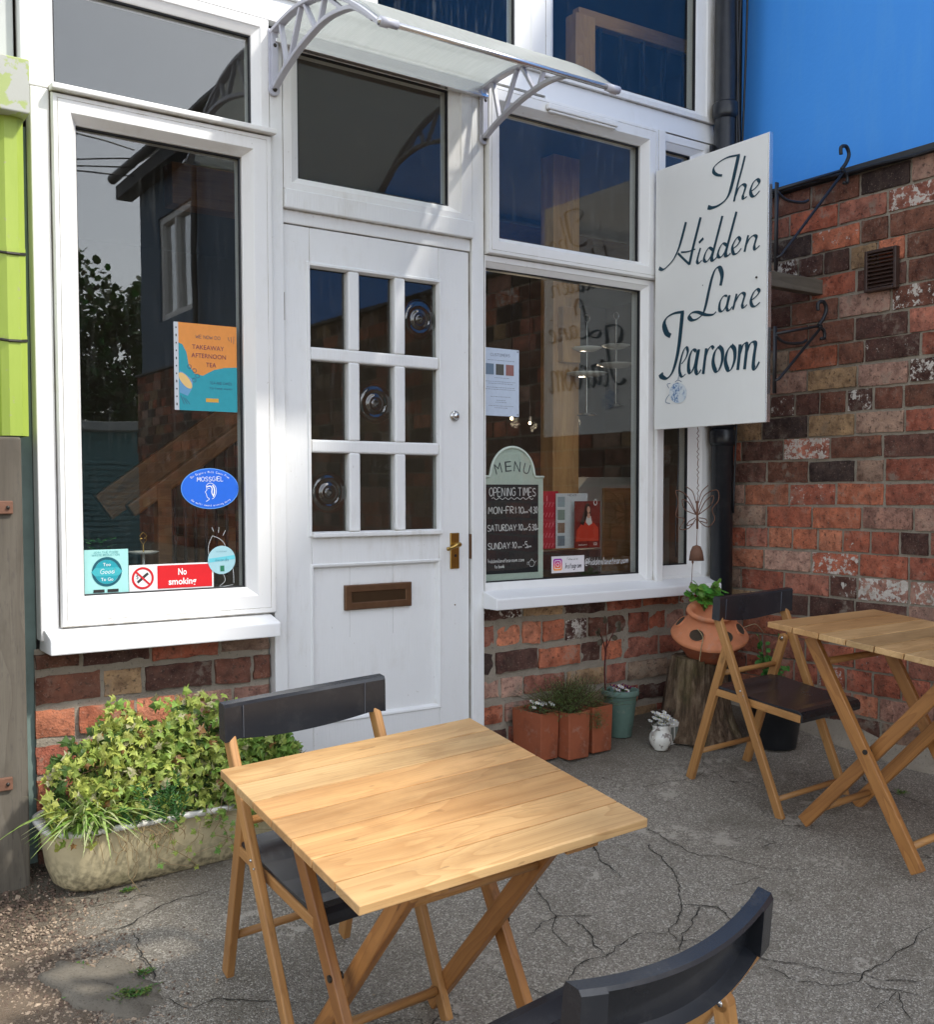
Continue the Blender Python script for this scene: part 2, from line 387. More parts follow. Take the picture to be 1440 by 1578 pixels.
# ------------------------------------------------------------------ stroke lettering
def cat(pts, n=7, closed=False):
    P = [Vector(p) for p in pts]; o = []
    if len(P) < 3: return [P[0].lerp(P[-1], i/4) for i in range(5)]
    for i in range(len(P)-1):
        p0 = P[max(i-1, 0)] if not closed else P[(i-1) % (len(P)-1)]; p3 = P[min(i+2, len(P)-1)] if not closed else P[(i+2) % (len(P)-1) if i+2 >= len(P) else i+2]
        p1, p2 = P[i], P[i+1]
        for k in range(n):
            t = k/n; o.append(.5*((2*p1)+(p2-p0)*t+(2*p0-5*p1+4*p2-p3)*t*t+(3*p1-p0-3*p2+p3)*t*t*t))
    o.append(P[-1]); return o
def ribbon(mb, pts3, nrm, wfun, lift=0):
    """flat stroke lying on a surface, widths from wfun(direction)"""
    nrm = Vector(nrm); vs = []
    for i, p in enumerate(pts3):
        d = (pts3[min(i+1, len(pts3)-1)]-pts3[max(i-1, 0)]); d = d.normalized() if d.length > 1e-9 else Vector((0, 0, 1))
        s = nrm.cross(d).normalized(); w = wfun(d, i/(len(pts3)-1))/2
        vs += [p+s*w+nrm*lift, p-s*w+nrm*lift]
    mb.add(vs, [(2*i, 2*i+1, 2*i+3, 2*i+2) for i in range(len(pts3)-1)])
GL = {  # single-stroke letters on a 4 x 6 grid, baseline 0
'A': [[(0, 0), (2, 6), (4, 0)], [(.8, 2.2), (3.2, 2.2)]], 'B': [[(0, 0), (0, 6), (2.6, 5.8), (3, 4.6), (2.4, 3.3), (0, 3.1)], [(2.2, 3.2), (3.6, 2), (3, .3), (0, 0)]],
'C': [[(4, 5), (2.5, 6), (.6, 5), (0, 3), (.6, 1), (2.5, 0), (4, 1)]], 'D': [[(0, 0), (0, 6), (2.4, 5.6), (3.8, 3.4), (2.8, .8), (0, 0)]],
'E': [[(3.4, 6), (0, 6), (0, 0), (3.4, 0)], [(0, 3.1), (2.7, 3.1)]], 'F': [[(3.4, 6), (0, 6), (0, 0)], [(0, 3.1), (2.7, 3.1)]],
'G': [[(3.8, 5), (2.3, 6), (.5, 4.8), (0, 2.8), (.8, .6), (2.4, 0), (3.8, 1), (3.8, 2.8), (2.2, 2.8)]], 'H': [[(0, 0), (0, 6)], [(4, 0), (4, 6)], [(0, 3), (4, 3)]],
'I': [[(1, 0), (1, 6)]], 'K': [[(0, 0), (0, 6)], [(3.6, 6), (0, 2.8)], [(1, 3.6), (3.8, 0)]], 'L': [[(0, 6), (0, 0), (3.2, 0)]],
'M': [[(0, 0), (.5, 6), (2.2, 2), (3.9, 6), (4.4, 0)]], 'N': [[(0, 0), (.2, 6), (3.6, 0), (3.8, 6)]],
'O': [[(2, 6), (.3, 4.8), (0, 2.6), (.9, .4), (2.4, 0), (3.9, 1.4), (4, 3.8), (3.2, 5.6), (2, 6)]], 'P': [[(0, 0), (0, 6), (2.8, 5.8), (3.4, 4.5), (2.6, 3), (0, 2.8)]],
'R': [[(0, 0), (0, 6), (2.8, 5.8), (3.3, 4.6), (2.5, 3.2), (0, 3), (3.6, 0)]], 'S': [[(3.5, 5.2), (2, 6), (.4, 5), (.8, 3.5), (3, 2.6), (3.5, 1), (2, 0), (.1, .8)]],
'T': [[(0, 6), (4, 6)], [(2, 6), (2, 0)]], 'U': [[(0, 6), (.1, 1.4), (1.8, 0), (3.6, 1.2), (3.8, 6)]], 'W': [[(0, 6), (1, 0), (2.4, 4), (3.6, 0), (4.8, 6)]],
'Y': [[(0, 6), (2, 3), (4, 6)], [(2, 3), (1.8, 0)]],
'0': [[(1.8, 6), (.2, 4), (.3, 1.6), (1.8, 0), (3.3, 2), (3.2, 4.6), (1.8, 6)]], '1': [[(.3, 4.8), (1.4, 6), (1.4, 0)]], '3': [[(.2, 5.5), (1.8, 6), (2.9, 4.7), (1.2, 3.2), (3.1, 2), (2, 0), (0, .5)]],
'4': [[(2.6, 0), (2.6, 6), (0, 2), (3.6, 2)]], '5': [[(3, 6), (.5, 6), (.3, 3.5), (2.2, 3.6), (3.1, 1.8), (1.8, 0), (0, .5)]],
'-': [[(.2, 2.8), (2.2, 2.9)]], '.': [[(.3, 0), (.5, .3)]], ':': [[(.4, 1), (.5, 1.3)], [(.4, 4), (.5, 4.3)]], '@': [[(2.8, 3.2), (1.6, 3.5), (1, 2), (2, 1.2), (3, 3.3), (3, 1.6), (4, 1.8), (4.2, 4), (2.6, 5.4), (.4, 4.4), (0, 1.8), (1.4, -.3), (3.6, 0)]],
'a': [[(2.6, 2.8), (1.2, 3.3), (.2, 1.6), (1, 0), (2.4, 1), (2.7, 3), (2.8, 0)]], 'b': [[(0, 6), (.1, 0), (1.8, .1), (2.7, 1.8), (1.6, 3.2), (.2, 2.2)]], 'c': [[(2.4, 2.8), (1.2, 3.3), (.2, 1.6), (1, 0), (2.4, .5)]],
'd': [[(2.6, 2.6), (1.1, 3.2), (.1, 1.5), (1, 0), (2.5, 1), (2.8, 6), (2.9, 0)]], 'e': [[(.2, 1.7), (2.5, 2), (1.6, 3.3), (.3, 2), (.8, .2), (2.5, .4)]], 'h': [[(0, 6), (0, 0), (.3, 2), (1.6, 3.2), (2.3, 2), (2.4, 0)]],
'i': [[(.3, 3.2), (.4, 0)], [(.3, 4.5), (.4, 4.8)]], 'k': [[(0, 6), (0, 0)], [(2.2, 3.3), (0, 1.4), (2.4, 0)]], 'l': [[(.3, 6), (.3, .4), (.9, 0)]], 'm': [[(0, 0), (.1, 3.2), (.2, 1.8), (1.3, 3.2), (1.9, 0), (2, 2), (3.1, 3.2), (3.7, 0)]],
'n': [[(0, 0), (.1, 3.2), (.2, 1.8), (1.5, 3.2), (2.3, 2), (2.4, 0)]], 'o': [[(1.3, 3.2), (.1, 1.8), (1, 0), (2.5, 1.3), (2.2, 3), (1.3, 3.2)]], 'p': [[(0, 3.2), (0, -2.2)], [(0, 2.4), (1.6, 3.2), (2.5, 1.6), (1.4, 0), (0, .6)]],
'r': [[(0, 3.2), (.1, 0)], [(.1, 1.8), (1, 3.1), (1.9, 3)]], 's': [[(2, 2.8), (1, 3.3), (.3, 2.5), (1.9, 1.2), (1.3, 0), (.1, .4)]], 't': [[(.9, 5.4), (.9, .6), (1.8, 0)], [(0, 3.4), (2, 3.4)]], 'u': [[(0, 3.2), (.3, .3), (1.6, .3), (2.3, 3.2), (2.4, 0)]],
'g': [[(2.5, 2.8), (1.2, 3.3), (.2, 1.6), (1, 0), (2.4, 1), (2.6, 3.2), (2.5, -1.5), (1.2, -2.2), (.2, -1.4)]], 'w': [[(0, 3.2), (.8, 0), (1.7, 2.8), (2.6, 0), (3.4, 3.2)]], 'f': [[(2, 5.4), (1, 5.8), (.8, 4), (.8, 0)], [(0, 3.3), (1.8, 3.3)]],
}
GL.update({'y': [[(0, 3.2), (1.2, .2)], [(2.4, 3.2), (.6, -2.2)]], 'v': [[(0, 3.2), (1.1, 0), (2.2, 3.2)]], 'x': [[(0, 3.2), (2.2, 0)], [(2.2, 3.2), (0, 0)]], 'V': [[(0, 6), (2, 0), (4, 6)]], 'J': [[(3, 6), (3, 1), (1.6, 0), (0, 1)]], 'Q': [[(2, 6), (.2, 3), (2, 0), (4, 3), (2, 6)], [(2.4, 1.4), (4, 0)]]})
def textwidth(t, g=1.2):
    w = 0
    for ch in t: w += 2.5 if ch == ' ' else max(p[0] for s in GL[ch] for p in s)+g
    return w-g
def write(mb, P, t, x, y, h, wid=None, pen=.0012, jit=.15, slant=0, curve=None, center=False, lift=0):
    """P(u,v)->3D ; h = cap height; wid = total width"""
    u = h/6; tw = textwidth(t); ux = (wid/tw) if wid else u*.85
    if center: x -= tw*ux/2
    cx = 0; nrm = (P(1, 0)-P(0, 0)).cross(P(0, 1)-P(0, 0)).normalized(); rnd = random.Random(len(t)*7+3); k = 0
    for ch in t:
        if ch == ' ': cx += 2.5; continue
        dy = rnd.uniform(-jit, jit)
        for s in GL[ch]:
            pts = [P(x+(cx+a)*ux+slant*b*u, y+(b+dy)*u+(curve(x+(cx+a)*ux) if curve else 0)) for a, b in s]
            k += 1; ribbon(mb, [q for q in (cat(pts, 4) if len(pts) > 2 else pts)], nrm, lambda d, t_: pen, lift+.00003*(k % 9))
        cx += max(p[0] for s in GL[ch] for p in s)+1.2
def fonttext(body, P, x, y, h, wid=None, mat=None, parent=None, name='lettering', center=True, lift=.0008, off=0):
    cu = bpy.data.curves.new('t', 'FONT'); cu.body = body; cu.size = 1; cu.align_x = 'CENTER' if center else 'LEFT'; cu.offset = off; cu.resolution_u = 3
    ob = bpy.data.objects.new('t', cu); COL.objects.link(ob); dg = bpy.context.evaluated_depsgraph_get(); dg.update()
    me = bpy.data.meshes.new_from_object(ob.evaluated_get(dg)); bpy.data.objects.remove(ob)
    xs = [v.co.x for v in me.vertices]; sx = (wid/(max(xs)-min(xs))) if wid else h/.7
    nrm = (P(1, 0)-P(0, 0)).cross(P(0, 1)-P(0, 0)).normalized()
    mb = MB(); mb.add([P(x+v.co.x*sx, y+v.co.y*h/.7)+nrm*lift for v in me.vertices], [tuple(p.vertices) for p in me.polygons])
    bpy.data.meshes.remove(me)
    return mb.build(name, mat, parent)
def fplane(x0, z0, y, sgn=1):
    """surface facing -y ; u to the right, v up"""
    return lambda u, v: Vector((x0+u, y, z0+v))
def poly(mb, P, pts, lift=0):
    nrm = (P(1, 0)-P(0, 0)).cross(P(0, 1)-P(0, 0)).normalized()
    mb.add([P(a, b)+nrm*lift for a, b in pts], [tuple(range(len(pts)))])
def ell(cx, cy, rx, ry, n=40): return [(cx+rx*math.cos(2*math.pi*k/n), cy+ry*math.sin(2*math.pi*k/n)) for k in range(n)]
def part_poly(name, mat, parent, P, polys, lift):
    mb = MB()
    for p in polys: poly(mb, P, p, lift)
    return mb.build(name, mat, parent)
def annulus(mb, P, cx, cy, r0, r1, lift, n=40, asp=1):
    nrm = (P(1, 0)-P(0, 0)).cross(P(0, 1)-P(0, 0)).normalized()
    a = ell(cx, cy, r0, r0*asp, n); b = ell(cx, cy, r1, r1*asp, n)
    mb.add([P(*q)+nrm*lift for q in a+b], [(k, (k+1) % n, n+(k+1) % n, n+k) for k in range(n)])

# ================================================================== GROUND
def grid_ground():
    mb = MB()
    xs = [-60, -30, -12, -5]+list(np.arange(-1.5, 4.61, .08))+[6, 12, 30, 60]
    ys = [-80, -40, -20, -12]+list(np.arange(-6, .5, .08))+[1.2]
    vs = [(x, y, gz(x, y)+(.006*noise.noise(Vector((x*2.2, y*2.2, 0)))+.003*noise.noise(Vector((x*9, y*9, 3))) if -1.5 < x < 4.6 and -6 < y < .5 else 0)) for x in xs for y in ys]
    ny = len(ys); fs = [(i*ny+j, (i+1)*ny+j, (i+1)*ny+j+1, i*ny+j+1) for i in range(len(xs)-1) for j in range(ny-1)]
    mb.add(vs, fs); return mb.build('ground', M_ground, smooth=True)
g = tag(grid_ground(), kind='structure')
# open cracks running through the asphalt
mbc = MB()
def crack(pxs, w=.0034):
    P3 = []
    for i in range(len(pxs)-1):
        a = atg(*pxs[i]); b = atg(*pxs[i+1]); n_ = max(3, int((b-a).length/.012))
        for k in range(n_):
            p = a.lerp(b, k/n_); P3.append(p+Vector((noise.noise(p*14+Vector((1, 0, 0)))*.02+noise.noise(p*60)*.008, noise.noise(p*14+Vector((9, 4, 0)))*.02+noise.noise(p*60+Vector((7, 1, 0)))*.008, 0)))
    for p in P3: p.z = gz(p.x, p.y)+.0045+.003*0
    vs = []
    for i, p in enumerate(P3):
        d = (P3[min(i+1, len(P3)-1)]-P3[max(i-1, 0)]).normalized(); s = Vector((-d.y, d.x, 0)); ww = w*(.25+.9*abs(noise.noise(p*30)))*min(1, i/3+.1, (len(P3)-1-i)/3+.1)
        vs += [p+s*ww, p-s*ww]
    mbc.add(vs, [(2*i, 2*i+1, 2*i+3, 2*i+2) for i in range(len(P3)-1)])
for c_ in ([(962, 1262), (1010, 1285), (1080, 1320), (1120, 1322), (1180, 1338), (1250, 1340)], [(1000, 1300), (1040, 1345), (1055, 1395), (1030, 1440), (1040, 1448), (1090, 1456), (1180, 1480), (1290, 1500), (1440, 1520)],
           [(1030, 1440), (980, 1440), (930, 1475), (890, 1490), (870, 1520)], [(810, 1440), (860, 1415), (930, 1410)], [(240, 1540), (300, 1556), (345, 1545), (420, 1548), (490, 1545)], [(130, 1450), (190, 1430), (250, 1395), (330, 1370)],
           [(1300, 1180), (1360, 1215), (1440, 1250)], [(1055, 1395), (1110, 1400), (1150, 1440)], [(930, 1475), (905, 1440), (880, 1410)], [(200, 1440), (225, 1480), (230, 1520)], [(1440, 1428), (1412, 1445), (1385, 1470), (1345, 1490), (1322, 1512), (1280, 1520), (1230, 1512), (1165, 1488)], [(1322, 1512), (1370, 1530), (1440, 1540)], [(1345, 1560), (1385, 1535), (1400, 1578)], [(820, 1360), (850, 1400), (860, 1440), (885, 1470)], [(760, 1500), (810, 1520), (870, 1545)], [(1085, 1400), (1060, 1430), (1040, 1470)], [(905, 1290), (930, 1330), (965, 1360)]): crack(c_)
ck = mbc.build('crack', ink((.02, .018, .015), .95), g)
# gravel and bark chips in the worn left corner
mb = MB(); rnd = random.Random(4)
for _ in range(8000):
    x = rnd.gauss(.62, .2); y = rnd.uniform(-1.3, .02)
    if x > .95-.2*rnd.random() and y > -1.3 and rnd.random() < .75: continue
    s = rnd.uniform(.0015, .0048)*(1+.8*(rnd.random() < .05)); z = gz(x, y)+s*.15
    a = rnd.uniform(0, 6.28); t = rnd.random(); c = (.27+.17*t, .20+.14*t, .14+.11*t) if rnd.random() < (.15 if y > -.32 else .6) else (.09+.1*t, .06+.07*t, .045+.05*t)
    q = Matrix.Translation((x, y, z)) @ Euler((rnd.uniform(-.6, .6), rnd.uniform(-.6, .6), a)).to_matrix().to_4x4()
    vs = [(s*rnd.uniform(.6, 1.4)*dx, s*rnd.uniform(.5, 1.1)*dy, s*.45*dz) for dx, dy, dz in ((-1, -1, -1), (1, -1, -1), (1, 1, -1), (-1, 1, -1), (-.6, -.6, 1), (.6, -.6, 1), (.6, .6, 1), (-.6, .6, 1))]
    mb.add([q @ Vector(v) for v in vs], [(0, 3, 2, 1), (4, 5, 6, 7), (0, 1, 5, 4), (1, 2, 6, 5), (2, 3, 7, 6), (3, 0, 4, 7)], (*c, 1))
a = N('gravel_stone'); M_gravel = a.end(a.pr(a.mix(1, a.n('Attribute', attribute_name='tint').outputs['Color'], a.ramp(a.noise(a.co(), 200, 3), (.3, .7), (.7, 1.1)), 'MULTIPLY'), .9))
tag(mb.build('gravel', M_gravel), 'loose brown gravel and bark chips in the worn corner beside the tub', 'gravel', kind='stuff')

# ================================================================== BRICKWORK
def pick(rnd, zone):
    t = rnd.random()
    red = [(.32, .095, .055), (.37, .12, .065), (.26, .08, .05), (.40, .15, .085), (.29, .11, .075)]
    dark = [(.085, .04, .032), (.11, .05, .038), (.15, .06, .04), (.05, .033, .03), (.17, .07, .045)]
    pink = [(.42, .25, .19), (.38, .20, .15), (.34, .22, .16)]; tan = [(.34, .22, .12), (.28, .20, .14)]
    w = {'low': (.66, .16, .13), 'high': (.22, .66, .06), 'mid': (.38, .46, .08)}[zone]
    c = rnd.choice(red) if t < w[0] else rnd.choice(dark) if t < w[0]+w[1] else rnd.choice(pink) if t < sum(w) else rnd.choice(tan)
    k = rnd.uniform(.85, 1.3)*(1.2 if t < w[0] else 1); return tuple(x*k for x in c)
def bricks(mb, rows, P, u0, u1, rnd, zonef, depth=.012, rough=1.0, white=.1, skip=None):
    """rows: (v0, v1, [lengths cycle], offset). P(u,v,w) maps to world, w = outwards"""
    for v0, v1, L, off in rows:
        u = u0-off; i = 0
        while u < u1:
            l = L[i % len(L)]*rnd.uniform(.95, 1.05); i += 1; j = .015
            a, b = max(u+j/2, u0), min(u+l-j/2, u1); u += l
            if b-a < .02: continue
            if skip and skip(a, b, v0, v1): continue
            c0, c1 = v0+.0065*rnd.uniform(.5, 1.3)*rough, v1-.0065*rnd.uniform(.5, 1.3)*rough
            nx = max(4, int((b-a)/.022)); nz = 4; col = pick(rnd, zonef((v0+v1)/2)); wh = 0
            if rnd.random() < white: wh = rnd.uniform(.15, .9)
            fl = rnd.uniform(-.003, .004)*rough; sk = rnd.uniform(-.004, .004)*rough; dd = rnd.uniform(0, 50); vs = []; ring = []
            for r_ in range(nz+1):
                for k in range(nx+1):
                    fu, fv = k/nx, r_/nz; uu = a+(b-a)*fu; vv = c0+(c1-c0)*fv+sk*(fu-.5)
                    e = min(fu*(b-a), (1-fu)*(b-a), fv*(c1-c0), (1-fv)*(c1-c0))
                    nn = noise.noise(Vector((uu*28, vv*28, dd))); n2 = noise.noise(Vector((uu*90, vv*90, dd)))
                    w = fl+.003*nn*rough+.0012*n2*rough-(.0022*rough if e < 1e-6 else 0)*(1+.8*nn)
                    if e < 1e-6: uu += .0035*rough*noise.noise(Vector((uu*40, vv*40, dd+9))); vv += .0035*rough*noise.noise(Vector((uu*40, vv*40, dd+19)))
                    vs.append(P(uu, vv, w)); 
            fs = [(r_*(nx+1)+k, r_*(nx+1)+k+1, (r_+1)*(nx+1)+k+1, (r_+1)*(nx+1)+k) for r_ in range(nz) for k in range(nx)]
            bd = [k for k in range(nx+1)]+[r_*(nx+1)+nx for r_ in range(1, nz+1)]+[nz*(nx+1)+k for k in range(nx-1, -1, -1)]+[r_*(nx+1) for r_ in range(nz-1, 0, -1)]
            base = len(vs)
            for q in bd:
                r_, k = divmod(q, nx+1); vs += [vs[q], P(a+(b-a)*k/nx, c0+(c1-c0)*r_/nz, -depth-.006)]
            n_ = len(bd); fs += [(base+2*q, base+2*q+1, base+2*((q+1) % n_)+1, base+2*((q+1) % n_)) for q in range(n_)]
            mb.add(vs, fs, (*col, wh))
def mortar_sheet(P, u0, u1, v0, v1, parent, step=.03, d=-.009, name='mortar'):
    mb = MB(); us = np.arange(u0, u1+step*.5, step); vz = np.arange(v0, v1+step*.5, step); us[-1] = u1; vz[-1] = v1
    vs = [P(u, v, d+.006*noise.noise(Vector((u*17, v*17, 5)))) for u in us for v in vz]; n_ = len(vz)
    mb.add(vs, [(i*n_+j, (i+1)*n_+j, (i+1)*n_+j+1, i*n_+j+1) for i in range(len(us)-1) for j in range(n_-1)])
    return mb.build(name, M_mortar, parent, smooth=True)
# --- right hand wall, runs along y
XW = 4.03
bw = empty('brick_wall', (XW, -1, -1.1), 'old red and dark brown brick wall with flaking white paint at the right of the yard', 'wall')
def Pw(u, v, w): return Vector((XW-w, -u, v))-Vector((XW, -1, -1.1))
rnd = random.Random(11); CH = .1025; rows = []; z = -1.19; i = 0
while z < 1.36:
    st = (i % 6 == 3)
    rows.append((z, z+CH, [.137] if st else [.252, .25, .256, .137, .25] if i % 5 == 2 else [.25, .256, .248], rnd.uniform(.0, .02)+(.125 if i % 2 else 0))); z += CH; i += 1
zf = lambda v: 'low' if v < .05 else ('high' if rnd.random() < .6 else 'mid')
mb = MB(); bricks(mb, rows, Pw, -.03, 2.6, rnd, zf, rough=1.0, white=.24)
bo = mb.build('brickwork', M_brick, bw, smooth=True)
mb = MB(); rows2 = [(r0, r1, L, o) for r0, r1, L, o in rows]
bricks(mb, rows2[6:], Pw, 2.6, 9.0, rnd, zf, white=.1); mb.build('brickwork', M_brick, bw, smooth=True)
mortar_sheet(Pw, -.05, 9.0, -1.3, 1.38, bw, .05)
# mortar fillet at the foot
mb = MB(); us = np.arange(-.05, 5, .04); vs = []
for u in us:
    z0 = gz(XW, -u); k = 1+.5*noise.noise(Vector((u*5, 0, 0)))
    vs += [Pw(u, z0+.07*k, .0), Pw(u, z0+.03*k, .018), Pw(u, z0+.012, .04*k+.03), Pw(u, z0-.03, .09*k)]
mb.add(vs, [(4*i+j, 4*i+j+1, 4*i+4+j+1, 4*i+4+j) for i in range(len(us)-1) for j in range(3)]); mb.build('mortar_fillet', M_mortar, bw, smooth=True)
mb = MB(); mb.box(-.035, .2, -8.0, .97, 1.372+1.1, 1.398+1.1); mb.build('coping_strip', M_slate, bw, bevel=.003)
mb = MB(); mb.tube([(-.045, 1-u, 2.475+.01*math.sin(u*5)+.004*math.sin(u*17)) for u in np.arange(.1, 4, .1)], .007, 6); mb.build('cable', M_iron, bw)
# air vent
vy0, vy1, vz0, vz1 = -.905, -.755, .848, 1.022
ve = empty('air_vent', (XW, (vy0+vy1)/2, vz0), 'square dark brown plastic louvre vent set in the brick wall', 'air vent')
L_ = lambda x0, x1, y0, y1, z0, z1: (x0-XW, x1-XW, y0-(vy0+vy1)/2, y1-(vy0+vy1)/2, z0-vz0, z1-vz0)
M_vent = plastic('brown_plastic', (.045, .024, .018), .45)
bb('frame', M_vent, ve, [L_(XW-.03, XW, vy0, vy0+.014, vz0, vz1), L_(XW-.03, XW, vy1-.014, vy1, vz0, vz1), L_(XW-.03, XW, vy0+.014, vy1-.014, vz0, vz0+.014), L_(XW-.03, XW, vy0+.014, vy1-.014, vz1-.014, vz1)], .003)
mb = MB()
for k in range(9):
    zz = .018+k*.0165; yy = (vy1-vy0)/2-.014
    mb.add([(-.026, -yy, zz), (-.026, yy, zz), (-.008, yy, zz+.013), (-.008, -yy, zz+.013), (-.026, -yy, zz+.003), (-.026, yy, zz+.003), (-.008, yy, zz+.016), (-.008, -yy, zz+.016)], [(0, 1, 2, 3), (7, 6, 5, 4), (0, 4, 5, 1), (1, 5, 6, 2), (2, 6, 7, 3), (3, 7, 4, 0)])
mb.build('louvre', M_vent, ve)
# --- blue rendered storey above the brick wall
bl = empty('blue_house', (4.2, -4.5, 1.4), 'bright blue rendered house wall above the brick wall', 'house')
WY0, WY1, WZ0, WZ1 = -8.35, -7.35, 1.95, 3.1
def Lb(x0, x1, y0, y1, z0, z1): return (x0-4.2, x1-4.2, y0+4.5, y1+4.5, z0-1.4, z1-1.4)
bb('wall', M_blue, bl, [Lb(4.09, 4.5, -5.2, .0, 1.39, 3.75)], .004)
near_house = bl
fh = empty('slate_blue_house', (4.2, -4.5, 1.4), 'muted slate blue gabled house with one white window mirrored in the left window', 'house')
M_slateblue = simple('slate_blue_render', (.075, .13, .20), .7, 0, .12, .2, 3)
bb('wall', M_slateblue, fh, [Lb(4.088, 4.5, WY1, -5.21, 1.39, 3.75), Lb(4.088, 4.5, -9, WY0, 1.39, 3.75), Lb(4.088, 4.5, WY0, WY1, 1.39, WZ0), Lb(4.088, 4.5, WY0, WY1, WZ1, 3.75), Lb(4.5, 9, -9, -8.8, -1.4, 3.75)], .004)
def roofp(ya, yb, par):
    mb = MB()
    for k in range(12):
        x0 = 3.82+k*.42; z0 = 3.72+k*.30; mb.add([Vector(p)-Vector((4.2, -4.5, 1.4)) for p in ((x0, ya, z0), (x0, yb, z0), (x0+.46, yb, z0+.325), (x0+.46, ya, z0+.325), (x0, ya, z0+.03), (x0, yb, z0+.03), (x0+.46, yb, z0+.355), (x0+.46, ya, z0+.355))], [(3, 2, 1, 0), (4, 5, 6, 7), (0, 1, 5, 4), (1, 2, 6, 5), (2, 3, 7, 6), (3, 0, 4, 7)])
    mb.build('roof', M_slate, par)
roofp(-5.2, .02, bl); roofp(-9.35, -5.21, fh); bl = fh
bb('fascia', M_slate, bl, [Lb(3.88, 4.086, -9.3, -5.22, 3.5, 3.66)], .01)
mb = MB(); mb.tube([Vector((3.86, y, 3.74))-Vector((4.2, -4.5, 1.4)) for y in (-9.35, -5.22)], .055, 10); mb.build('gutter', M_pipe, bl)
mb = MB(); mb.tube([Vector((4.03, -7.1, z))-Vector((4.2, -4.5, 1.4)) for z in (3.7, 1.4)], .03, 8); mb.build('downpipe', M_pipe, bl)
w_ = bb('window', M_upvc, bl, [Lb(4.11, 4.2, WY0, WY0+.07, WZ0, WZ1), Lb(4.11, 4.2, WY1-.07, WY1, WZ0, WZ1), Lb(4.11, 4.2, WY0+.07, WY1-.07, WZ0, WZ0+.07), Lb(4.11, 4.2, WY0+.07, WY1-.07, WZ1-.07, WZ1), Lb(4.11, 4.2, -7.88, -7.82, WZ0+.07, WZ1-.07)], .005)
bb('pane', glassm('far_glass', 3, .2, .02), w_, [Lb(4.16, 4.165, WY0+.07, WY1-.07, WZ0+.07, WZ1-.07)], 0)

# ================================================================== TEAROOM BUILDING
tr = empty('tearoom_building', (0, 0, 0), 'white framed tearoom front with a panelled door between two big shop windows', 'building')
# brick below the sills
def Pf(u, v, w): return Vector((u, .03-w, v))
rnd = random.Random(5)
mb = MB(); zl = lambda v: 'low' if rnd.random() < .45 else 'mid'
rl = [(-.575, -.505, [.24], .1), (-.685, -.58, [.25, .14], .05), (-.80, -.69, [.15, .2], .02), (-.915, -.805, [.24, .13], .1), (-1.03, -.92, [.2, .25], .05), (-1.14, -1.035, [.25], 0), (-1.27, -1.145, [.25], .1)]
bricks(mb, rl, Pf, .79, 1.6, rnd, zl, rough=1.7, white=.03, depth=.02); mb.build('brick_plinth', M_brick, tr, smooth=True); mb = MB()
rr = [(-.545, -.478, [.245, .24], .02), (-.655, -.55, [.125, .135, .115], .04), (-.77, -.665, [.14, .235, .24, .12], .06), (-.875, -.78, [.24, .13, .25], .13), (-.98, -.885, [.14, .25], .02), (-1.09, -.99, [.25, .2], .1), (-1.2, -1.1, [.24], .1)]
bricks(mb, rr, Pf, 2.545, 4.02, rnd, lambda v: 'low' if rnd.random() < .75 else 'mid', rough=1.8, white=.04, depth=.02); mb.build('brick_plinth', M_brick, tr, smooth=True); mb = MB()
bricks(mb, [(v, v+.1, [.16], 0) for v in np.arange(-.45, 3.3, .1)], Pf, 3.905, 4.085, rnd, lambda v: 'low', rough=1.6, white=.02)
mb.build('brick_quoin', M_brick, tr, smooth=True)
mortar_sheet(Pf, .79, 1.6, -1.3, -.5, tr, .02); mortar_sheet(Pf, 2.545, 4.03, -1.3, -.47, tr, .02)
mortar_sheet(Pf, 3.9, 4.09, -.45, 3.4, tr, .03)
# corner board, door posts, head rails
bb('corner_board', M_upvc, tr, [(.775, .857, -.012, .05, 1.262, 3.4), (.80, .857, -.012, .05, -.47, 1.2615)], .004)
bb('door_post', M_door, tr, [(1.606, 1.656, -.004, .1, -1.3, 1.625)], .003)
bb('door_post', M_door, tr, [(2.482, 2.541, -.004, .1, -1.3, 1.625)], .003)
bb('transom', M_door, tr, [(1.656, 2.482, -.018, .1, 1.018, 1.086)], .004); bb('door_head', M_door, tr, [(1.656, 2.482, .006, .1, .969, 1.0175)], .004); bb('head_rail', M_door, tr, [(1.656, 2.482, -.002, .1, 1.601, 1.66)], .004)
# cladding boards
mb = MB()
def lapboards(x0, x1, z0, z1, h=.094):
    z = z0
    while z < z1-.01:
        t = min(z+h, z1); mb.add([(x0, -.006, z), (x1, -.006, z), (x1, .012, t), (x0, .012, t), (x0, .04, z), (x1, .04, z), (x1, .04, t), (x0, .04, t)], [(0, 1, 2, 3), (0, 4, 5, 1), (3, 2, 6, 7), (0, 3, 7, 4), (1, 5, 6, 2)])
        z = t+.0015
lapboards(.858, 1.605, 1.662, 3.4); lapboards(1.606, 2.0, 1.662, 3.4); lapboards(2.0, 2.86, 1.662, 1.79); lapboards(2.86, 3.905, 1.65, 1.745)
mb.build('cladding', M_clad, tr)
PROF = lambda wd: [(0, .06), (0, -.022), (.004, -.03), (wd*.16, -.032), (wd*.18, -.03), (wd*.2, -.032), (wd*.62, -.032), (wd*.66, -.028), (wd, .0), (wd+.001, .06)]
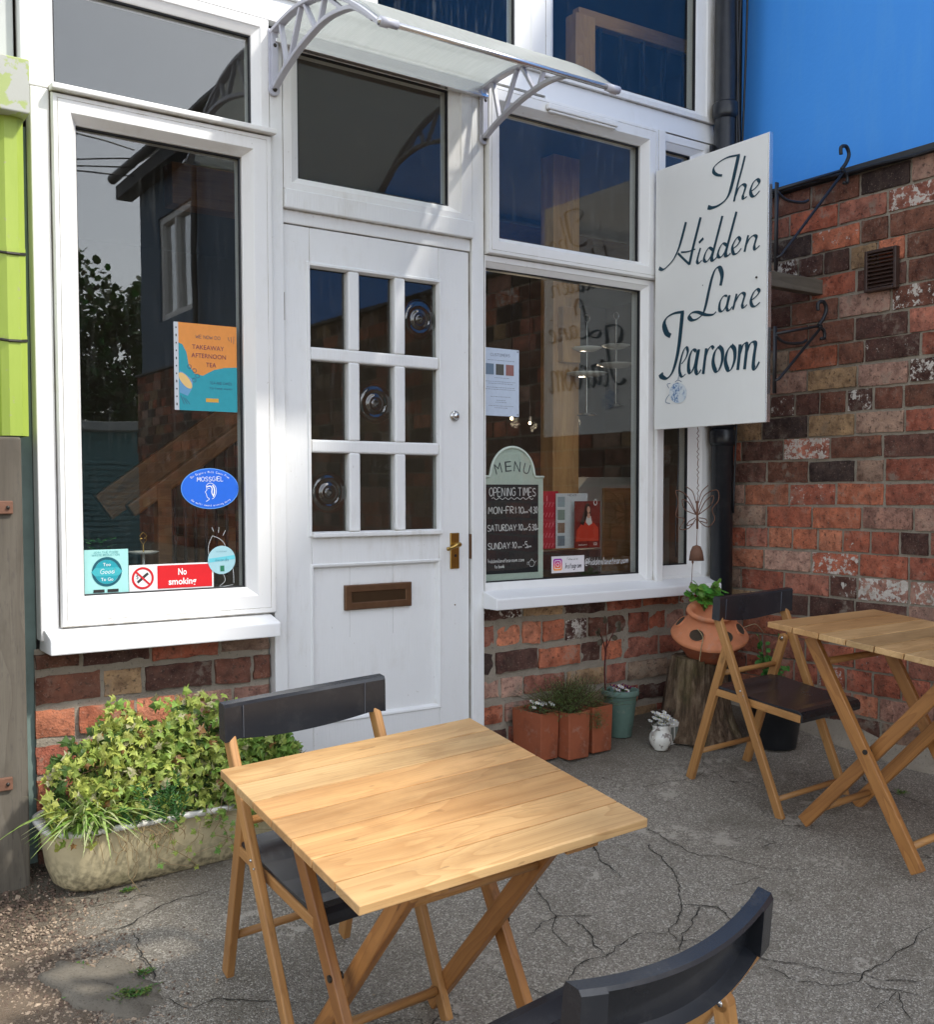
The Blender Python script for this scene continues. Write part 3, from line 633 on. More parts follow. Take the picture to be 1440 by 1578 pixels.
def window(label, x0, x1, z0, z1, g0, g1, h0, h1, yo=0., gm=None, sash=True):
    mb = MB(); l, r_, b, t = g0-x0, x1-g1, h0-z0, z1-h1
    K = lambda f: (l*f, r_*f, b*f, t*f)
    if sash: pr = [(K(0), .07), (K(0), -.02+yo), (K(.05), -.03+yo), (K(.2), -.031+yo), (K(.215), -.028+yo), (K(.23), -.031+yo), (K(.7), -.031+yo), (K(.74), -.027+yo), (K(.985), .004+yo), (K(1), .004+yo), (K(1), .07)]
    else: pr = [(K(0), .07), (K(0), -.006+yo), (K(.5), -.006+yo), (K(.55), -.002+yo), (K(.97), .012+yo), (K(1), .014+yo), (K(1), .07)]
    mb.ring(x0, x1, z0, z1, pr); w = mb.build('window_frame', M_upvc, tr, bevel=.0012, seg=1, label=label)
    mb = MB(); gk = .006; mb.ring(g0-.001, g1+.001, h0-.001, h1+.001, [((0, 0, 0, 0), .0155+yo), ((gk,)*4, .017+yo), ((gk,)*4, .03+yo)]); mb.build('gasket', M_iron, w)
    mb = MB(); mb.box(g0-.004, g1+.004, .031, .035, h0-.004, h1+.004); mb.build('pane', gm or M_glass, w)
    return w
window('large opening casement left of the door', .86, 1.603, -.43, 1.251, .940, 1.502, -.335, 1.171)
window('fixed light over the left window', .858, 1.604, 1.258, 1.66, .878, 1.544, 1.29, 1.598, sash=False)
bb('drip_rail', M_upvc, tr, [(.856, 1.612, -.055, -.0065, 1.2535, 1.272)], .004)
window('fanlight over the door', 1.657, 2.481, 1.087, 1.6, 1.723, 2.379, 1.136, 1.587, sash=False, gm=glassm('ribbed_reflection_glass', 1.0, .0, .05))
window('top hung casement right of the door', 2.545, 3.504, .966, 1.643, 2.621, 3.420, 1.042, 1.560, gm=M_glass2)
window('fixed light under the top hung casement', 2.543, 3.504, -.443, .963, 2.553, 3.435, -.374, .917, sash=False)
bb('mullion', M_upvc, tr, [(3.5055, 3.55, -.028, .05, -.443, 1.643)], .004)
window('narrow side light behind the sign', 3.551, 3.9, -.443, 1.643, 3.575, 3.752, -.345, 1.575, sash=False)
window('upper window over the door', 1.99, 2.86, 1.795, 3.3, 2.06, 2.712, 1.835, 3.2, sash=False, gm=M_glass2)
window('upper window at the right corner', 2.862, 3.9, 1.747, 3.3, 2.915, 3.785, 1.79, 3.2, sash=False, gm=M_glass2)
mb = MB(); mb.box(2.84, 3.235, -.052, -.031, 1.593, 1.618); mb.box(2.85, 3.225, -.047, -.031, 1.582, 1.5925); mb.build('trickle_vent', M_upvc, tr, bevel=.006)
# sills with a sloped top
def sill(x0, x1, zt, zb, name):
    mb = MB(); mb.add([(x0, .02, zt+.035), (x1, .02, zt+.035), (x1, -.095, zt+.004), (x0, -.095, zt+.004), (x0, -.1, zt), (x1, -.1, zt), (x1, -.1, zb), (x0, -.1, zb), (x0, .05, zb), (x1, .05, zb)],
        [(0, 3, 2, 1), (3, 4, 5, 2), (4, 7, 6, 5), (7, 8, 9, 6), (0, 8, 7, 4, 3), (1, 2, 5, 6, 9)]); return mb.build(name, M_sill, tr, bevel=.004)
sill(.808, 1.585, -.458, -.506, 'window_sill'); sill(2.535, 3.91, -.435, -.478, 'window_sill')
# door
dr = empty('door', (0, 0, 0)); dr.parent = tr; dr['label'] = 'white painted half glazed door with nine small panes'
DY = .012; DX0, DX1, DZ0, DZ1 = 1.660, 2.476, -1.16, .966
GX = [(1.767, 1.923), (1.971, 2.125), (2.173, 2.328)]; GZ = [(.535, .826), (.196, .487), (-.147, .148)]
mb = MB()
def dbox(x0, x1, z0, z1, y0=DY, y1=DY+.045): mb.box(x0, x1, y0, y1, z0, z1)
dbox(DX0, 1.765, DZ0, DZ1); dbox(2.330, DX1, DZ0, DZ1); dbox(1.765, 2.33, .828, DZ1); dbox(1.765, 2.33, -.272, -.149)
dbox(1.765, 2.33, DZ0, -.86); dbox(1.765, 2.33, -.86, -.272, DY+.014, DY+.04)
db = mb.build('leaf', M_door, dr, bevel=.003)
mb = MB()
for a_, b_ in ((1.923, 1.971), (2.125, 2.173)):
    for z0, z1 in GZ: mb.box(a_, b_, DY-.004, DY+.04, z0-.002, z1+.002)
for z0, z1 in ((.487, .535), (.148, .196)): mb.box(1.765, 2.33, DY-.003, DY+.041, z0, z1)
mb.build('glazing_bars', M_door, dr, bevel=.008, seg=3)
mb = MB(); mb.ring(1.75, 2.345, -.165, .843, [((0,)*4, DY), ((.004,)*4, DY-.006), ((.013,)*4, DY-.006), ((.02,)*4, DY+.012)]); mb.ring(1.758, 2.337, -.868, -.264, [((0,)*4, DY), ((.004,)*4, DY-.005), ((.012,)*4, DY-.003), ((.02,)*4, DY+.014)])
mb.build('moulding', M_door, dr, bevel=.001, seg=1)
for k, x in enumerate((1.93, 2.12)): mb = MB(); mb.bar((x, DY+.0135, -.28), (x+.002*(k-1), DY+.0135, -.55), .0007, .001); mb.build('hairline_crack', ink((.5, .5, .49)), dr)
mb = MB(); mb.box(1.765, 2.335, -.012, DY, -.166, -.148); mb.build('glazing_sill', M_door, dr, bevel=.004)
M_bull = glassm('old_glass', 1.1, .0, .03)
BULL = {(2, 0), (1, 1), (0, 2)}
a = N('bullseye_glass'); M_bullg = a.end(a.n('MixShader', {0: .13, 1: a.n('BsdfTransparent', {'Color': (.62, .64, .62, 1)}).outputs[0], 2: a.n('BsdfGlossy', {'Roughness': .06}).outputs[0]}).outputs[0])
for i, (x0, x1) in enumerate(GX):
    for j, (z0, z1) in enumerate(GZ):
        mb = MB(); mb.box(x0-.004, x1+.004, DY+.024, DY+.027, z0-.004, z1+.004)
        pn = mb.build('pane', M_bull, dr)
        if (i, j) in BULL:
            mb = MB(); n_ = 40; c = Vector(((x0+x1)/2, 0, (z0+z1)/2-.0)); pr = []
            for q in range(15):
                r_ = .078*q/14; hgt = .02*math.exp(-(r_/.014)**2)+.009*(1+math.cos(r_*230))*max(0, 1-r_/.079)*.6+.0015
                pr.append((r_, hgt))
            vs = [(c.x+r_*math.cos(2*math.pi*k/n_), DY+.0235-h_, c.z+r_*1.0*math.sin(2*math.pi*k/n_)) for r_, h_ in pr for k in range(n_)]
            mb.add(vs, [(q*n_+k, q*n_+(k+1) % n_, q*n_+n_+(k+1) % n_, q*n_+n_+k) for q in range(14) for k in range(n_)])
            mb.build('bullseye', M_bullg, pn, smooth=True)
# letterbox, handle, lock, keep, hinge
mb = MB(); mb.ring(1.904, 2.2, -.446, -.351, [((0,)*4, DY+.014), ((0,)*4, DY+.002), ((.003,)*4, DY-.001), ((.026, .026, .026, .026), DY-.001), ((.029,)*4, DY+.004)]); lb = mb.build('letterbox', M_bronze, dr, bevel=.001)
mb = MB(); mb.box(1.928, 2.176, DY+.003, DY+.01, -.423, -.374); mb.build('flap', simple('dark_bronze', (.09, .055, .03), .35, .7), lb, bevel=.002)
mb = MB(); mb.box(2.381, 2.424, DY-.006, DY, -.308, -.163); hp = mb.build('handle_plate', M_brass, dr, bevel=.002)
mb = MB(); mb.tube([(2.404, DY-.006, -.21), (2.404, DY-.038, -.21)], .009, 12); mb.tube(cat([(2.406, DY-.038, -.208), (2.385, DY-.042, -.212), (2.36, DY-.042, -.222), (2.342, DY-.04, -.225)], 5), [.009, .009, .009, .009, .009, .009, .008, .0075, .007, .007, .007, .007, .0075, .0075, .008, .008][:16], 10); mb.build('lever', M_brass, hp, smooth=True)
mb = MB(); mb.tube([(2.404, DY-.0075, -.255), (2.404, DY-.0055, -.255)], .006, 10); mb.build('keyhole', M_bolt, hp)
mb = MB(); mb.ball((2.405, DY-.012, .307), .015, 16, (1, .8, 1)); mb.tube([(2.405, DY, .307), (2.405, DY-.006, .307)], .021, 20); mb.build('cylinder_lock', M_chrome, dr, smooth=True)
bb('keep', M_bronze, dr, [(2.4775, 2.481, .002, .03, -.27, -.17)], 0)
bb('hinge', M_bronze, dr, [(1.6565, 1.6595, .002, .02, .62, .72)], 0); bb('hinge', M_bronze, dr, [(1.6565, 1.6595, .002, .02, -.86, -.77)], 0)
mb = MB(); mb.ball((2.405, DY-.001, -.455), .003, 8); mb.build('nail_head', M_rust, dr)
# interior shell of the room
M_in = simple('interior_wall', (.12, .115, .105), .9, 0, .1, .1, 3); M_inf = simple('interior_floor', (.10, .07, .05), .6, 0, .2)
def shell():
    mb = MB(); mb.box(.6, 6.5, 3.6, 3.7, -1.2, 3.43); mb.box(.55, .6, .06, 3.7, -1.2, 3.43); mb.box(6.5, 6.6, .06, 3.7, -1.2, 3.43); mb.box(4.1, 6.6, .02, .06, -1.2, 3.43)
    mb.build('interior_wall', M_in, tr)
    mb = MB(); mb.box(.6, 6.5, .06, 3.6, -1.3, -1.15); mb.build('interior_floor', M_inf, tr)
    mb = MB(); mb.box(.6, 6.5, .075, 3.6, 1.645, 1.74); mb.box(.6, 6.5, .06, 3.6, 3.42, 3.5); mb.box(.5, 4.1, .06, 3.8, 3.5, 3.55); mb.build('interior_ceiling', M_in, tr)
shell()
bb('roof_edge', M_clad, tr, [(.7, 4.08, -.08, .1, 3.4, 3.6)], .005)

# ================================================================== INSIDE, SEEN THROUGH THE GLASS
st = empty('staircase', (1.6, 1.1, -1.15), 'brown wooden staircase with slanting rails inside the left window', 'staircase')
def rel(p, o): return Vector(p)-Vector(o)
o_ = (1.6, 1.1, -1.15)
A1 = aty(158, 772, 1.25); B1 = aty(400, 610, 1.25); mb = MB(); mb.bar(rel(A1-Vector((0, 0, .03)), o_), rel(B1, o_), .04, .13, (0, 1, 0)); mb.build('stringer', M_darkwood, st, bevel=.003)
A2 = aty(200, 788, .95); B2 = aty(400, 640, .95); mb = MB(); mb.bar(rel(A2, o_), rel(B2, o_), .05, .06, (0, 1, 0)); mb.build('handrail', M_darkwood, st, bevel=.008)
C2 = aty(252, 870, .95); T2_ = aty(252, 745, .95); mb = MB(); mb.box(C2.x-.03-o_[0], C2.x+.03-o_[0], .92-o_[1], .98-o_[1], 0, T2_.z-o_[2]); mb.build('newel_post', M_darkwood, st, bevel=.004)
for k in range(9):
    px = 268+k*16; p = aty(px, 700, .95); zt = A2.z+(B2.z-A2.z)*(p.x-A2.x)/(B2.x-A2.x); mb = MB(); mb.tube([rel((p.x, .95, zt-.6), o_), rel((p.x, .95, zt-.02), o_)], .007, 6); mb.build('spindle', M_iron, st)
mb = MB(); p0 = aty(240, 900, 1.02); p1 = aty(400, 780, 1.02)
for k in range(7):
    a_ = p0.lerp(p1, k/7); mb.box(a_.x-o_[0], a_.x+.22-o_[0], -.06, .6, a_.z-.05-o_[2], a_.z-o_[2])
mb.build('tread', M_darkwood, st, bevel=.002)
# right-hand room
def inbox(name, pxa, pxb, y, dep, mat, label, cat_, bevel=.004, grain=2, zb=None):
    a_ = aty(*pxa, y); b_ = aty(*pxb, y); x0, x1 = a_.x, b_.x; z0 = zb if zb is not None else b_.z; z1 = a_.z
    o = ((x0+x1)/2, y+dep/2, z0); e = empty(name, o, label, cat_); mb = MB()
    mb.box(x0-o[0], x1-o[0], -dep/2, dep/2, 0, z1-z0, grain=grain); return e, mb, o, (x0, x1, z0, z1)
p_ = empty('timber_post', (3.3, .55, -1.15), 'pale pine post standing inside the right shop window', 'post')
xl, xr = aty(853, 600, .5).x, aty(893, 600, .5).x; zt = 1.64
mb = MB(); mb.box(xl-3.3, xr-3.3, -.05, .05, 0, zt+1.15, grain=2); mb.build('post', M_pine, p_, bevel=.004)
q0 = aty(866, 472, .47); q1 = aty(893, 560, .47); mb = MB(); mb.box(q0.x-3.3, q1.x-3.3, -.09, -.052, q1.z+1.15, q0.z+1.15, grain=2); mb.build('spliced_block', M_pine, p_, bevel=.003)
b_ = empty('ceiling_beam', (3.0, 1.6, 1.4), 'brown ceiling beam inside above the right shop window', 'beam'); mb = MB(); mb.box(-1.2, 3, -.06, .06, 0, .2, grain=0); mb.build('beam', M_darkwood, b_, bevel=.005)
# upstairs landing balustrade
bu = empty('landing_balustrade', (3.55, .6, 1.75), 'pine post and rail seen through the upper right window', 'balustrade')
xa, xb = aty(880, 60, .6).x, aty(910, 60, .6).x
mb = MB(); mb.box(xa-3.55, xb-3.55, -.04, .04, 0, aty(890, 26, .6).z-1.75, grain=2); mb.build('post', M_pine, bu, bevel=.003)
ra, rb = aty(888, 24, .6), aty(1085, 84, .6); mb = MB(); mb.bar(ra-Vector((3.55, .6, 1.75)), rb-Vector((3.55, .6, 1.75)), .05, .07, (0, 1, 0)); mb.build('rail', M_pine, bu, bevel=.004)
for k in range(5):
    t = (k+1)/6; p = ra.lerp(rb, t); mb = MB(); mb.bar((p.x-3.55, 0, 0), (p.x-3.55, 0, p.z-1.75-.03), .02, .02); mb.build('baluster', M_iron, bu)
# cooker-like white cabinet with brown panel
ca, cbx = aty(884, 735, .95), aty(985, 900, .95)
cab = empty('cabinet', ((ca.x+cbx.x)/2, 1.1, -1.15), 'white cabinet with a sloping corner and brown door inside the right window', 'cabinet')
cx_ = (ca.x+cbx.x)/2; hw = (cbx.x-ca.x)/2+.25; mb = MB(); zt = ca.z+1.15
mb.add([(-hw+.25, y, z) if 0 else (x, y, z) for y in (-.15, .35) for x, z in ((-hw+.25, 0), (hw, 0), (hw, zt), (-hw+.36, zt), (-hw+.25, zt-.1))], [(0, 1, 2, 3, 4), (9, 8, 7, 6, 5), (0, 5, 6, 1), (1, 6, 7, 2), (2, 7, 8, 3), (3, 8, 9, 4), (4, 9, 5, 0)])
mb.build('carcass', simple('cabinet_paint', (.62, .63, .60), .5, 0, .05), cab, bevel=.004)
da, dbb = aty(958, 752, .79), aty(985, 900, .79); bb('door', M_pine, cab, [(da.x-cx_, dbb.x-cx_+.1, -.165, -.151, .2, da.z+1.15)], .003)
# cake stands
def cake_stand(px, pys, y, label, r=.11):
    top = aty(px, pys[0]-45, y); o = Vector((top.x, y, aty(px, pys[-1]+60, y).z)); e = empty('cake_stand', o, label, 'cake stand', 'tiered white cake stands inside the right window')
    for k, py in enumerate(pys):
        z = aty(px, py, y).z-o.z; mb = MB(); rr_ = r*(.75+.25*k); mb.lathe([(0, 0), (rr_*.6, 0), (rr_, .012), (rr_*1.0, .016), (rr_*.6, .005), (0, .005)], 28, (0, 0, z)); mb.build('plate', M_porc, e, smooth=True)
    mb = MB(); mb.tube([(0, 0, 0), (0, 0, top.z-o.z)], .004, 8); mb.lathe([(.05, 0), (.045, .006), (.006, .012)], 20); mb.ring; mb.build('stem', M_chrome, e)
    mb = MB(); mb.tube([(.018*math.cos(t), 0, top.z-o.z+.018+.018*math.sin(t)) for t in np.linspace(0, 6.28, 16)], .003, 6); mb.build('ring_handle', M_chrome, e)
    return e
cake_stand(905, (541, 580), .42, 'two tiered white cake stand nearest the timber post', .10)
cake_stand(950, (537, 566), .55, 'two tiered white cake stand farther from the timber post', .10)
e = empty('cake_plate', aty(222, 905, .22), 'white cake plate with gold diamond finial inside the left window', 'cake stand'); sp = aty(222, 905, .22)
zz = aty(222, 852, .22).z-sp.z; mb = MB(); mb.lathe([(0, zz-.004), (.04, zz-.003), (.055, zz+.004), (.052, zz+.006), (.035, zz), (0, zz)], 28); mb.tube([(0, 0, 0), (0, 0, zz)], .005, 8); mb.build('plate', M_porc, e, smooth=True)
mb = MB(); mb.tube([(0, 0, zz), (0, 0, zz+.03)], .0025, 6); z1 = zz+.03
for sx in (-1, 1): mb.tube(cat([(0, 0, z1), (sx*.012, 0, z1+.018), (sx*.004, 0, z1+.022), (sx*.012, 0, z1+.03), (0, 0, z1+.044)], 4), .0015, 5)
mb.build('finial', M_brass, e)
# pot plant inside the left window
def leaf_shape(kind):
    if kind == 'ivy': o = [(0, 0), (.28, -.12), (.62, -.02), (.42, .22), (.98, .42), (.45, .52), (.0, 1.15), (-.45, .52), (-.98, .42), (-.42, .22), (-.62, -.02), (-.28, -.12)]
    elif kind == 'round': o = [(0, 0), (.3, .15), (.42, .5), (.3, .85), (0, 1.05), (-.3, .85), (-.42, .5), (-.3, .15)]
    elif kind == 'thin': o = [(0, 0), (.14, .4), (.1, .8), (0, 1), (-.1, .8), (-.14, .4)]
    return o
def leaf(mb, p, d, up, s, col, kind='ivy', fold=.25, rnd=random):
    d = Vector(d).normalized(); up = Vector(up); sd = d.cross(up)
    if sd.length < 1e-4: sd = d.orthogonal()
    sd.normalize(); nn = sd.cross(d); o = leaf_shape(kind); vs = [p+d*(s*.35)+nn*0]; c = [col]
    for a_, b_ in o: vs.append(p+sd*(a_*s)+d*(b_*s)+nn*(fold*s*abs(a_)*-1+.1*s*math.sin(b_*3+a_*2)-.15*s*b_*b_)); c.append(tuple(x*(1.15 if abs(a_)+b_ > .9 else .95) for x in col[:3])+(1,))
    n_ = len(o); mb.add(vs, [(0, 1+k, 1+(k+1) % n_) for k in range(n_)], c)
ip = aty(150, 850, .25); e = empty('pot_plant', ip, 'small dark leafy plant inside the bottom left of the left window', 'plant'); mb = MB(); rnd = random.Random(3)
for _ in range(60):
    a_ = rnd.uniform(0, 6.28); h_ = rnd.uniform(-.04, .045); leaf(mb, Vector((.05*math.cos(a_)*rnd.random(), .04*math.sin(a_), h_)), (math.cos(a_), math.sin(a_), .5), (0, 0, 1), rnd.uniform(.014, .024), (.05, .16, .04, 1), 'round')
mb.build('foliage', M_leaf, e); mb = MB(); mb.lathe([(0, -.12), (.03, -.12), (.042, -.03), (.036, -.03), (0, -.04)], 20); mb.build('pot', M_black, e)

# ================================================================== NOTICES, POSTERS AND STICKERS
YG = .0295
def sheet(name, x0, x1, z0, z1, col, label, cat_, y=YG, group=None, tilt=0, pname='sheet'):
    e = empty(name, ((x0+x1)/2, y, (z0+z1)/2), label, cat_, group); hx, hz = (x1-x0)/2, (z1-z0)/2
    mb = MB(); n_ = 6; vs = []
    for k in range(n_+1):
        for j in range(n_+1):
            a_, b_ = -hx+2*hx*k/n_, -hz+2*hz*j/n_; vs.append((a_, -.0000-.0, b_))
    mb.box(-hx, hx, 0, .0008, -hz, hz); mb.build(pname, ink(col, .45), e)
    return e, fplane(0, 0, 0), hx, hz
# takeaway poster
e, P, hx, hz = sheet('poster', 1.275, 1.486, .284, .583, srgb(232, 150, 70), 'orange and teal takeaway afternoon tea poster in a plastic sleeve in the left window', 'poster')
part_poly('sleeve_edge', ink(srgb(205, 210, 215)), e, P, [[(-hx-.016, -hz), (-hx, -hz), (-hx, hz), (-hx-.016, hz)]], .0002)
part_poly('punch_hole', ink((.03, .03, .03)), e, P, [ell(-hx-.008, -hz+.02+k*.026, .0022, .0032 if k % 3 else .005, 10) for k in range(11)], .0008)
part_poly('teal_ground', ink(srgb(45, 160, 175)), e, P, [[(-hx, -hz), (hx, -hz), (hx, .008), (.06, .004), (.02, -.006), (-.02, -.028), (-.05, -.022), (-.07, .005), (-.078, .05), (-.092, .075), (-hx, .08)]], .0006)
tm = ink(srgb(120, 55, 80)); fonttext('TAKEAWAY', P, .0, .062, .0155, .115, tm, e); fonttext('AFTERNOON', P, .003, .033, .0155, .125, tm, e); fonttext('TEA', P, .01, .003, .0155, .037, tm, e)
mb = MB(); write(mb, P, 'WE NOW DO', 0, .1, .011, .088, .0011, center=True, lift=.0009)
write(mb, P, 'TEA AND CAKES', .045, -.055, .008, .08, .0009, center=True, lift=.0012); write(mb, P, 'TO TAKE AWAY', .045, -.073, .006, .085, .0008, center=True, lift=.0012)
for k in range(3): ribbon(mb, [P(.078+k*.008, .098-k*.004), P(.073+k*.011, .112+k*.002)], (0, -1, 0), lambda d, t: .0014, .001)
mb.build('lettering', ink(srgb(60, 80, 110)), e)
part_poly('button', ink(srgb(225, 170, 70)), e, P, [[(-.01, -.118), (.036, -.118), (.036, -.105), (-.01, -.105)]], .0009)
part_poly('cup', ink(srgb(110, 165, 205)), e, P, [[(-hx+.002, -.09), (-.075, -.1), (-.06, -.075), (-.055, -.045), (-.09, -.02), (-hx+.002, -.015)]], .0009)
part_poly('tea', ink(srgb(240, 200, 130)), e, P, [[(x*.8-.083+.0*y, y*1.0-.048+x*-.6) for x, y in ell(0, 0, .03, .02, 24)]], .0012)
mb = MB()
for cx_, cy_ in ((-.068, .0), (-.05, -.012), (-.04, -.03), (-.052, -.045)): annulus(mb, P, cx_, cy_, .006, .0075, .0014, 16)
for k in range(3): ribbon(mb, [P(-.1+k*.008, -.1-k*.004), P(-.088+k*.01, -.128)], (0, -1, 0), lambda d, t: .0016, .0014)
mb.build('doodle', ink(srgb(70, 75, 110)), e)
# blue oval sticker
e, P, hx, hz = None, fplane(0, 0, 0), .104, .07
e = empty('oval_sticker', (1.382, YG, .015), 'bright blue oval sticker with a white line portrait in the left window', 'sticker')
part_poly('rim', ink(srgb(90, 150, 225)), e, P, [ell(0, 0, .1055, .071)], .0001); part_poly('backing', ink(srgb(20, 95, 205)), e, P, [ell(0, 0, .103, .0685)], .0005)
mb = MB(); write(mb, P, 'MOSSGIEL', 0, .026, .015, .095, .0016, center=True, curve=lambda x: -.4*x*x*0+.03*x, lift=.001)
def arc_text(t, rx, ry, a0, a1, h, top=True):
    n_ = len(t)
    for k, ch in enumerate(t):
        if ch == ' ': continue
        an = a0+(a1-a0)*(k+.5)/n_; cx_, cy_ = rx*math.cos(an), ry*math.sin(an); ta = an-math.pi/2 if top else an+math.pi/2
        PP = lambda u, v, cx_=cx_, cy_=cy_, ta=ta: Vector((cx_+u*math.cos(ta)-v*math.sin(ta), 0, cy_+u*math.sin(ta)+v*math.cos(ta)))
        write(mb, PP, ch, 0, -h/2, h, None, .0009, 0, center=True, lift=.001)
arc_text('Our Organic Milk Comes From', .092, .058, 2.45, .7, .007); arc_text('the multi award winning dairy', .092, .058, 3.85, 5.6, .007, False)
ribbon(mb, cat([P(-.016, -.045), P(-.004, -.036), P(-.012, -.03), P(-.015, -.018), P(-.019, -.012), P(-.013, -.004), P(-.014, .01), P(-.004, .019), P(.01, .016), P(.02, .004), P(.021, -.014), P(.014, -.03), P(.006, -.036)], 4), (0, -1, 0), lambda d, t: .0017, .0012)
ribbon(mb, cat([P(-.013, .006), P(.0, .009), P(.006, .0), P(.005, -.014), P(.01, -.024)], 4), (0, -1, 0), lambda d, t: .0035, .00125); ribbon(mb, [P(-.009, .0), P(-.003, .001)], (0, -1, 0), lambda d, t: .0018, .0013)
ribbon(mb, cat([P(.008, .012), P(.014, .0), P(.014, -.015), P(.01, -.028)], 4), (0, -1, 0), lambda d, t: .004, .00135)
mb.build('lettering', ink((.8, .82, .85)), e)
# too good to go
e, P, hx, hz = sheet('window_sticker', .944, 1.092, -.334, -.186, srgb(160, 215, 212), 'square turquoise sticker with a round badge in the left window corner', 'sticker', group=None)
mb = MB(); annulus(mb, P, .003, .0, .0405, .049, .001); part_poly('badge', ink(srgb(30, 150, 165)), e, P, [ell(.003, .0, .04, .04)], .0008); mb.build('badge_ring', ink(srgb(15, 85, 100)), e)
part_poly('badge_band', ink(srgb(60, 170, 180)), e, P, [[(-.048, 0), (-.035, .014), (.041, .014), (.054, 0), (.041, -.014), (-.035, -.014)]], .0013)
fonttext('Too', P, .003, .019, .0105, None, ink((.85, .88, .88)), e, lift=.0016); fonttext('To Go', P, .003, -.03, .0105, None, ink((.85, .88, .88)), e, lift=.0016)
mb = MB(); write(mb, P, 'Good', .003, -.006, .016, .045, .0014, center=True, slant=.2, lift=.0018); mb.build('script', ink((.85, .88, .88)), e)
mb = MB(); write(mb, P, 'JOIN THE FOOD', .0, .062, .006, .08, .0009, center=True, lift=.0012); write(mb, P, 'WASTE REDUCTION', .0, .053, .006, .09, .0009, center=True, lift=.0012); mb.build('heading', ink(srgb(80, 150, 155)), e)
part_poly('store_badge', ink((.02, .02, .02)), e, P, [[(-.042, -.068), (-.006, -.068), (-.006, -.058), (-.042, -.058)], [(.004, -.068), (.04, -.068), (.04, -.058), (.004, -.058)]], .0012)
# no smoking
e, P, hx, hz = sheet('no_smoking_sign', 1.094, 1.39, -.332, -.242, (.78, .8, .8), 'red and white no smoking sign along the bottom of the left window', 'sign')
part_poly('red_panel', ink(srgb(205, 20, 30)), e, P, [[(-.052, -.039), (.142, -.039), (.142, .04), (-.052, .04)]], .0008)
fonttext('No', P, .035, .006, .022, .030, ink((.85, .85, .85)), e, lift=.0014, off=.02); fonttext('smoking', P, .035, -.027, .022, .098, ink((.85, .85, .85)), e, lift=.0014, off=.02)
mb = MB(); annulus(mb, P, -.102, 0, .03, .0375, .001); ribbon(mb, [P(-.125, .022), P(-.079, -.022)], (0, -1, 0), lambda d, t: .0065, .0013); mb.build('prohibition_ring', ink(srgb(200, 25, 35)), e)
mb = MB(); ribbon(mb, [P(-.12, -.014), P(-.084, .016)], (0, -1, 0), lambda d, t: .009, .0007); write(mb, P, 's', -.124, -.002, .022, None, .0022, lift=.0008); mb.build('cigarette', ink((.03, .03, .03)), e)
# round pale sticker + etched cup drawing
e = empty('round_sticker', (1.42, YG-.0012, -.236), 'round pale blue sticker overlapping the no smoking sign', 'sticker'); P = fplane(0, 0, 0)
part_poly('backing', ink(srgb(150, 190, 200)), e, P, [ell(0, 0, .051, .05)], .0008); part_poly('banner', ink(srgb(95, 185, 200)), e, P, [[(-.049, -.008), (.049, .002), (.048, .016), (-.047, .006)]], .0012)
mb = MB(); write(mb, P, 'awards', 0, -.004, .012, .05, .001, center=True, lift=.0016); write(mb, P, 'winner', 0, .028, .007, .04, .0007, center=True, lift=.0016); mb.build('lettering', ink(srgb(80, 130, 150)), e)
part_poly('emblem', ink(srgb(30, 110, 80)), e, P, [[(-.006, -.04), (.009, -.04), (.009, -.02), (-.006, -.02)]], .0016)
e = empty('glass_drawing', (1.432, YG, -.22), 'thin white pen drawing of a fizzing cocktail glass on the left window', 'drawing'); mb = MB()
for pts in ([(-.045, .07), (-.06, .03), (-.05, -.02), (-.01, -.06), (0, -.09), (-.02, -.11), (.03, -.105)], [(-.045, .07), (-.02, .06), (.0, .04), (.01, .0), (.03, -.05), (.033, -.1)], [(-.04, .085), (-.046, .1)], [(-.022, .08), (-.02, .1)], [(-.006, .07), (.004, .088)]):
    ribbon(mb, [P(*q) for q in cat([Vector(t) for t in pts], 4)] if len(pts) > 2 else [P(*q) for q in pts], (0, -1, 0), lambda d, t: .0013, .0002)
mb.build('line_work', ink((.6, .65, .68)), e)
# white notice right of the door
e, P, hx, hz = sheet('notice', 2.555, 2.747, .318, .597, srgb(195, 208, 225), 'white printed notice with three small photos taped in the right window', 'notice')
part_poly('photo', ink(srgb(110, 130, 150)), e, P, [[(-.078+k*.052, .03), (-.036+k*.052, .03), (-.036+k*.052, .075), (-.078+k*.052, .075)] for k in range(1)], .0006)
part_poly('photo', ink(srgb(85, 85, 80)), e, P, [[(-.026, .03), (.016, .03), (.016, .075), (-.026, .075)]], .0006); part_poly('photo', ink(srgb(150, 105, 100)), e, P, [[(.026, .03), (.068, .03), (.068, .075), (.026, .075)]], .0006)

mb = MB(); write(mb, P, 'CUSTOMERS', -.003, .107, .011, .1, .0011, center=True, lift=.0006)
rn = random.Random(2)
for k, z in enumerate((.09, .018, .002, -.006, -.022, -.03, -.06, -.075, -.083, -.098, -.106)):
    w = (.13, .06, .15, .12, .14, .15, .1, .04, .05, .12, .06)[k]; x = -w/2-.003
    while x < w/2: l = rn.uniform(.004, .014); ribbon(mb, [P(x, z), P(x+l, z)], (0, -1, 0), lambda d, t: .0013, .0007); x += l+.003
mb.build('print', ink(srgb(80, 90, 110)), e)
for sx in (-1, 1):
    for sz in (-1, 1): part_poly('pin', ink((.05, .05, .05)), e, P, [ell(sx*(hx-.008), sz*(hz-.008), .003, .003, 10)], .0009)
